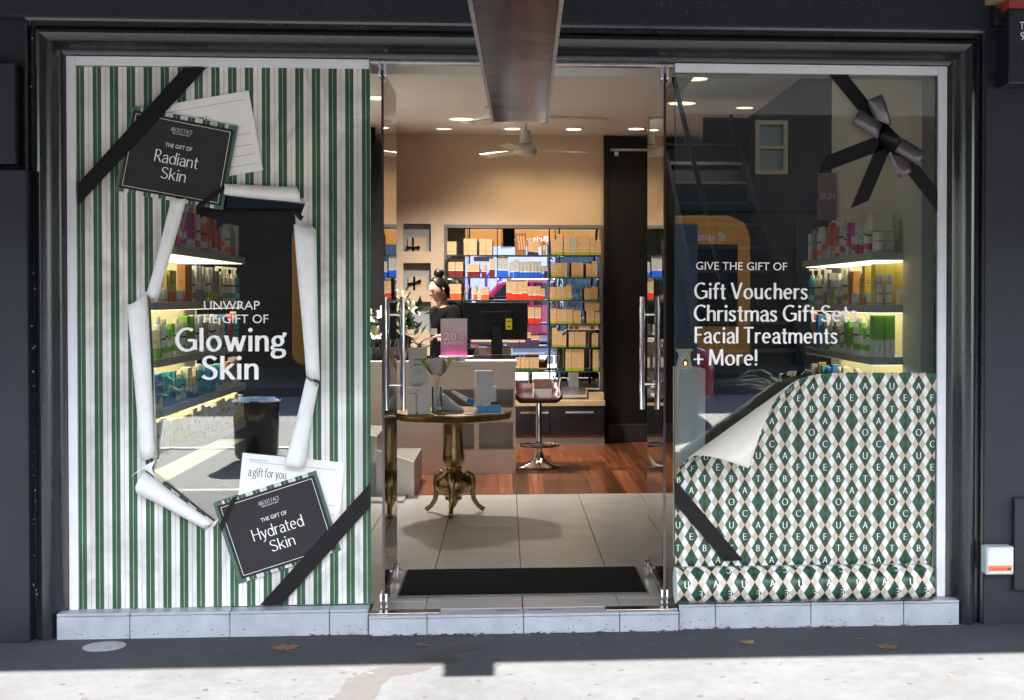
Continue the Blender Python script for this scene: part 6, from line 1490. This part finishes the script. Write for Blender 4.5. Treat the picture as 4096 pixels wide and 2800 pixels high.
planter(3.3, -9.0, 1, 'yellow-green strappy plant in a black pot, mirrored low in the right window')
planter(-4.2, -9.2, 2, 'strappy plant in a black pot far to the left across the street')
sb = thing('street_bin', 'round black street bin with a steel rim, mirrored in the torn hole', 'litter bin', (-2.62, -7.75, G0))
mb = MB(); mb.lathe(-2.62, -7.75, [(.20, G0+.001),(.225, G0+.05),(.24, G0+.56),(.24, G0+.60)], 36); mb.build('bin_body', m_blackg, sb, smooth=True)
mb = MB(); mb.lathe(-2.62, -7.75, [(.25, G0+.60),(.26, G0+.615),(.25, G0+.632),(.225, G0+.632),(.218, G0+.615)], 36); mb.build('steel_rim', m_chrome, sb, smooth=True)
MB().box(-2.38, -1.10, 3.85, 3.90, FL, CZ-.002).build('added_dark_screen', m_dark)  # added screen, darkens the background behind the torn hole so reflections show
struct(bpy.data.objects['added_dark_screen'])

# advertising board by the kerb, read in the mirror
ab = thing('street_board', 'blue-grey street advertising board, mirrored behind the right-hand cartons', 'signboard', (1.3, -8.4, G0))
MB().box(.95, 2.15, -8.46, -8.40, G0+.25, 2.55).build('board_panel', mat('board_blue_grey', (.075,.105,.135), .6, spec=.2), ab); 
for x_ in (.98, 2.08): MB().box(x_, x_+.05, -8.47, -8.39, G0, G0+.25).build('leg', m_black, ab)
mb = MB(); sans_plane(mb, 'PIGMENT', (1.32, -8.395, 1.35), (0,0,-1), (-1,0,0), .15, 1.4); sans_plane(mb, 'SESSIONS', (1.12, -8.395, 1.75), (0,0,-1), (-1,0,0), .12, 1.2); mb.build('lettering', m_letter, ab)
mb = MB(); sans_plane(mb, 'FIX', (1.75, -8.395, 1.4), (0,0,-1), (-1,0,0), .4, 1.1); mb.build('lettering', mat('board_dark', (.02,.04,.06), .5), ab)
# ================================================================== boxes and cabinet on the right pier, pavement details
e0, e1 = P(*ZF(2060,1175), -.20), P(*ZF(2232,1348), -.20)
jb = thing('junction_box', 'white junction box with an orange caution sticker on the right pier', 'junction box', (e0.x, -.2, e1.z))
MB().box(e0.x, e1.x, -.200, -.1155, e1.z, e0.z).build('box_body', mat('grey_white_plastic', (.55,.58,.58), .5, var=.05), jb, bevel=.004)
MB().box(e0.x+.006, e1.x-.006, -.206, -.2005, e1.z+.006, e0.z-.006).build('box_lid', mat('white_plastic', (.66,.68,.67), .45), jb, bevel=.003)
for dx in (.013, (e1.x-e0.x)-.013):
    for dz in (.013, (e0.z-e1.z)-.013):
        mb = MB(); mb.lathe(0, 0, [(.0045,0),(.0045,.002),(.003,.003)], 10); o = mb.build('screw', m_steel, jb); o.matrix_parent_inverse = Matrix.Translation([-c for c in base(jb)]) @ Matrix.Translation((e0.x+dx, -.206, e1.z+dz)) @ Matrix.Rotation(math.pi/2, 4, 'X')
s0, s1 = P(*ZF(2074,1292), -.207), P(*ZF(2230,1326), -.207)
stc = MB().box(s0.x, s1.x-.008, -.2072, -.2062, s1.z, s0.z).build('caution_sticker', mat('orange_sticker', (.80,.20,.06), .5), jb)
mb = MB(); sans_plane(mb, 'CAUTION', (s0.x+.002, -.2076, s1.z+.005), (1,0,0), (0,0,1), .012, (s1.x-s0.x)*.68, align='l'); mb.box(s1.x-.032, s1.x-.012, -.2076, -.2073, s1.z+.006, s1.z+.015); mb.build('lettering', mat('sticker_ink', (.10,.03,.02), .5), stc)
MB().box(e1.x+.001, e1.x+.02, -.15, -.116, e0.z-.02, e0.z-.002).build('cable_gland', m_black, jb)
# meter cover at the right edge
a, b = P(2301, 1130, -.14), P(2324, 1340, -.14)
MB().box(a.x, a.x+.5, -.15, -.1155, b.z, a.z).build('meter_cover', m_char, bevel=.005); tag(bpy.data.objects['meter_cover'], 'charcoal painted meter cover at the right edge beside the junction box', 'cover')
# dark cabinet with white characters, top right
a, b = P(2290, 28, -.30), P(2324, 190, -.30)
wc_ = thing('wall_cabinet', 'dark wall cabinet with white characters T and 9 at the top right corner', 'cabinet', (a.x, -.3, b.z))
MB().box(a.x, a.x+.45, -.30, -.1155, b.z, a.z+.02).build('cabinet_body', m_char2, wc_, bevel=.006)
MB().box(a.x-.002, a.x+.45, -.305, -.1155, a.z+.021, a.z+.07).build('red_top', mat('brick_red', (.30,.04,.03), .6), wc_)
MB().box(a.x-.06, a.x+.45, -.305, -.1155, a.z+.071, a.z+.13).build('timber_top', m_wood, wc_)
zq = zc(3700,0,3.972); mb = MB(); q1 = P(*zq(1505,468), -.301); q2 = P(*zq(1518,638), -.301); sans_plane(mb, 'T', (q1.x, -.3015, q1.z), (1,0,0), (0,0,1), .040, .024, align='l'); sans_plane(mb, '9', (q2.x, -.3015, q2.z), (1,0,0), (0,0,1), .043, .022, align='l'); mb.build('lettering', m_letter, wc_)
a2, b2 = P(*zq(1110,130), -.2), P(*zq(1375,395), -.2)
cb_ = thing('conduit_box', 'small charcoal painted conduit box with a drooping cable beside the wall cabinet', 'conduit box', (a2.x, -.2, b2.z))
MB().box(a2.x, b2.x, -.20, -.1155, b2.z, a2.z).build('box_body', m_char2, cb_, bevel=.005)
pts = [P(*zq(x, y), -.20) for x, y in ((1290,400),(1270,700),(1265,1000),(1290,1200),(1360,1330),(1450,1340),(1510,1280),(1530,1230))]
mb = MB(); mb.tube(pts, .007, 8); mb.build('cable', m_black, cb_, smooth=True)
pts = [P(*zq(x, y), -.17) for x, y in ((1330,400),(1320,800),(1330,1150),(1400,1220))]
mb = MB(); mb.tube(pts, .012, 8); mb.build('cable', m_char2, cb_, smooth=True)
pts = [P(*zq(x, y), -.21) for x, y in ((1455,1375),(1490,1345),(1512,1300))]
mb = MB(); mb.tube(pts, .0025, 6); mb.build('bare_wire', m_steel, cb_, smooth=True)
# ------------------------------------------------------------------ ground details
uc = PZ(237, 1468, G0); mb = MB(); mb.lathe(uc.x, uc.y, [(.098, G0+.0005),(.100, G0+.003),(.096, G0+.004)], 40); o = mb.build('utility_cover', mat('concrete_disc', (.34,.34,.35), .85, var=.2, vscale=40, bump=.4), smooth=True); tag(o, 'round pale utility cover set in the pavement at the left', 'utility cover')
def flat_patch(pts, name, m_, dz=.0012):
    q = [PZ(x, y, G0+dz) for x, y in pts]; tri = tessellate_polygon([[Vector((p.x, p.y, 0)) for p in q]]); mb = MB(); mb.add([(p.x, p.y, G0+dz) for p in q], [tuple(t) for t in tri]); return struct(mb.build(name, m_), 'stuff')
def wob(pts, amp=5):
    out = []; rnd = random.Random(5)
    for i, p in enumerate(pts):
        q = pts[(i+1) % len(pts)]; n_ = max(2, int(math.hypot(q[0]-p[0], q[1]-p[1])/9))
        for k in range(n_): t = k/n_; out.append((p[0]+(q[0]-p[0])*t+rnd.uniform(-amp,amp), p[1]+(q[1]-p[1])*t+rnd.uniform(-amp,amp)*.35))
    return out
m_stain = asphalt('stained_asphalt', (.034,.031,.031), .3)
flat_patch(wob([(745,1600),(790,1540),(860,1514),(930,1508),(985,1488),(1030,1478),(1040,1500),(985,1512),(950,1526),(890,1534),(862,1560),(845,1600)], 4), 'pavement_stain', m_stain)
flat_patch(wob([(930,1478),(1020,1458),(1120,1446),(1118,1462),(1050,1478),(1000,1492)], 4), 'pavement_stain', mat('oily_asphalt', (.025,.025,.025), .6), .0016)
spots = MB(); rnd = random.Random(8)
for k in range(70):
    x, y = rnd.uniform(0, 2324), rnd.uniform(1495, 1588); c = PZ(x, y, G0+.001); r_ = rnd.uniform(.004,.016); vs = [(c.x+r_*math.cos(a)*rnd.uniform(.7,1.2), c.y+r_*math.sin(a)*rnd.uniform(.7,1.2), G0+.001) for a in [i*math.pi/4 for i in range(8)]]
    spots.add(vs, [tuple(range(8))])
struct(spots.build('gum_spots', mat('gum_grey', (.030,.029,.029), .7)), 'stuff')
def leaf(x, y, size, rot, label, curl_=.3, z=None, shape='maple', group='fallen leaves on the pavement', mcol=0):
    c = PZ(x, y, G0+.004); mb = MB()
    if shape == 'maple': base_ = [(0,-1),(.12,-.35),(.62,-.62),(.52,-.30),(1,-.10),(.62,.10),(.78,.50),(.38,.38),(.28,.62),(0,1.05),(-.28,.62),(-.38,.38),(-.78,.50),(-.62,.10),(-1,-.10),(-.52,-.30),(-.62,-.62),(-.12,-.35)]
    else: base_ = [(0,-1),(.35,-.5),(.45,.1),(.25,.7),(0,1),(-.25,.7),(-.45,.1),(-.35,-.5)]
    ca, sa = math.cos(rot), math.sin(rot); vs = [(c.x, c.y, G0+.004+size*.10)]
    for bx_, by_ in base_:
        X_, Y_ = (bx_*ca-by_*sa)*size, (bx_*sa+by_*ca)*size; vs.append((c.x+X_, c.y+Y_, G0+.003+size*curl_*(abs(bx_)**2*.5+max(0,by_)*.25)))
    n_ = len(base_); mb.add(vs, [(0, 1+i, 1+(i+1) % n_) for i in range(n_)])
    cols = [(.15,.080,.045),(.12,.065,.04),(.18,.115,.055),(.08,.06,.045)]
    o = mb.build('fallen_leaf', mat('dry_leaf'+str(mcol), cols[mcol], .7, var=.3, vscale=60)); tag(o, label, 'leaf', group); return o
L_ = [(648,1471,.072,.4,'large brown maple leaf on the pavement right of the utility cover','maple',0),
 (1698,1458,.05,.9,'tawny leaf in the shade in front of the right window','maple',2),
 (2012,1469,.062,-.3,'large brown leaf in the shade at the right of the pavement','maple',1),
 (95,1457,.022,.2,'small rust brown leaf by the foot of the left pier','oval',0),
 (510,1452,.028,1.2,'small brown leaf close under the left sill','oval',1),
 (958,1464,.045,2.0,'dark curled leaf in the middle of the shaded pavement','maple',3),
 (1310,1463,.018,.5,'small orange-brown leaf right of the middle of the shaded strip','oval',0),
 (1485,1461,.020,1.7,'small reddish leaf before the right end of the doorway','oval',0),
 (1953,1449,.024,.8,'small brown leaf near the right end of the right sill','oval',2),
 (2155,1532,.020,.3,'tiny pale yellow leaf on the sunny pavement at the right','oval',2),
 (225,1504,.012,.3,'tiny leaf at the edge of the shade on the left','oval',0),
 (840,1527,.018,1.0,'small yellow leaf on the stained sunny pavement','oval',2)]
for x, y, s_, r_, lab, shp, mc in L_: leaf(x, y, s_, r_, lab, shape=shp, mcol=mc)
mb = MB(); rnd = random.Random(12)
for k in range(150):
    x = rnd.choice((rnd.uniform(930,1500), rnd.uniform(1480,2100), rnd.uniform(700,1100))); X_ = P(x, 1440, -.13).x; Y_ = -.14-abs(rnd.gauss(0,.022)) if -.7 < X_ < .9 else -.11-abs(rnd.gauss(0,.02)); s_ = rnd.uniform(.006,.020); a = rnd.uniform(0, 6.28)
    vs = [(X_+s_*math.cos(a+t)*(1 if i % 2 else .6), Y_+s_*math.sin(a+t)*(1 if i % 2 else .6), G0+.002+rnd.uniform(0,.008)) for i, t in enumerate((0,1.2,2.4,3.6,4.9))]
    mb.add(vs, [(0,1,2,3,4)], rnd.choice((0,0,1,2)))
struct(mb.build('leaf_litter', [mat('dry_leaf1', (.22,.10,.05)), mat('dry_leaf3', (.14,.10,.07)), mat('litter_pale', (.34,.33,.32), .7)]), 'stuff')
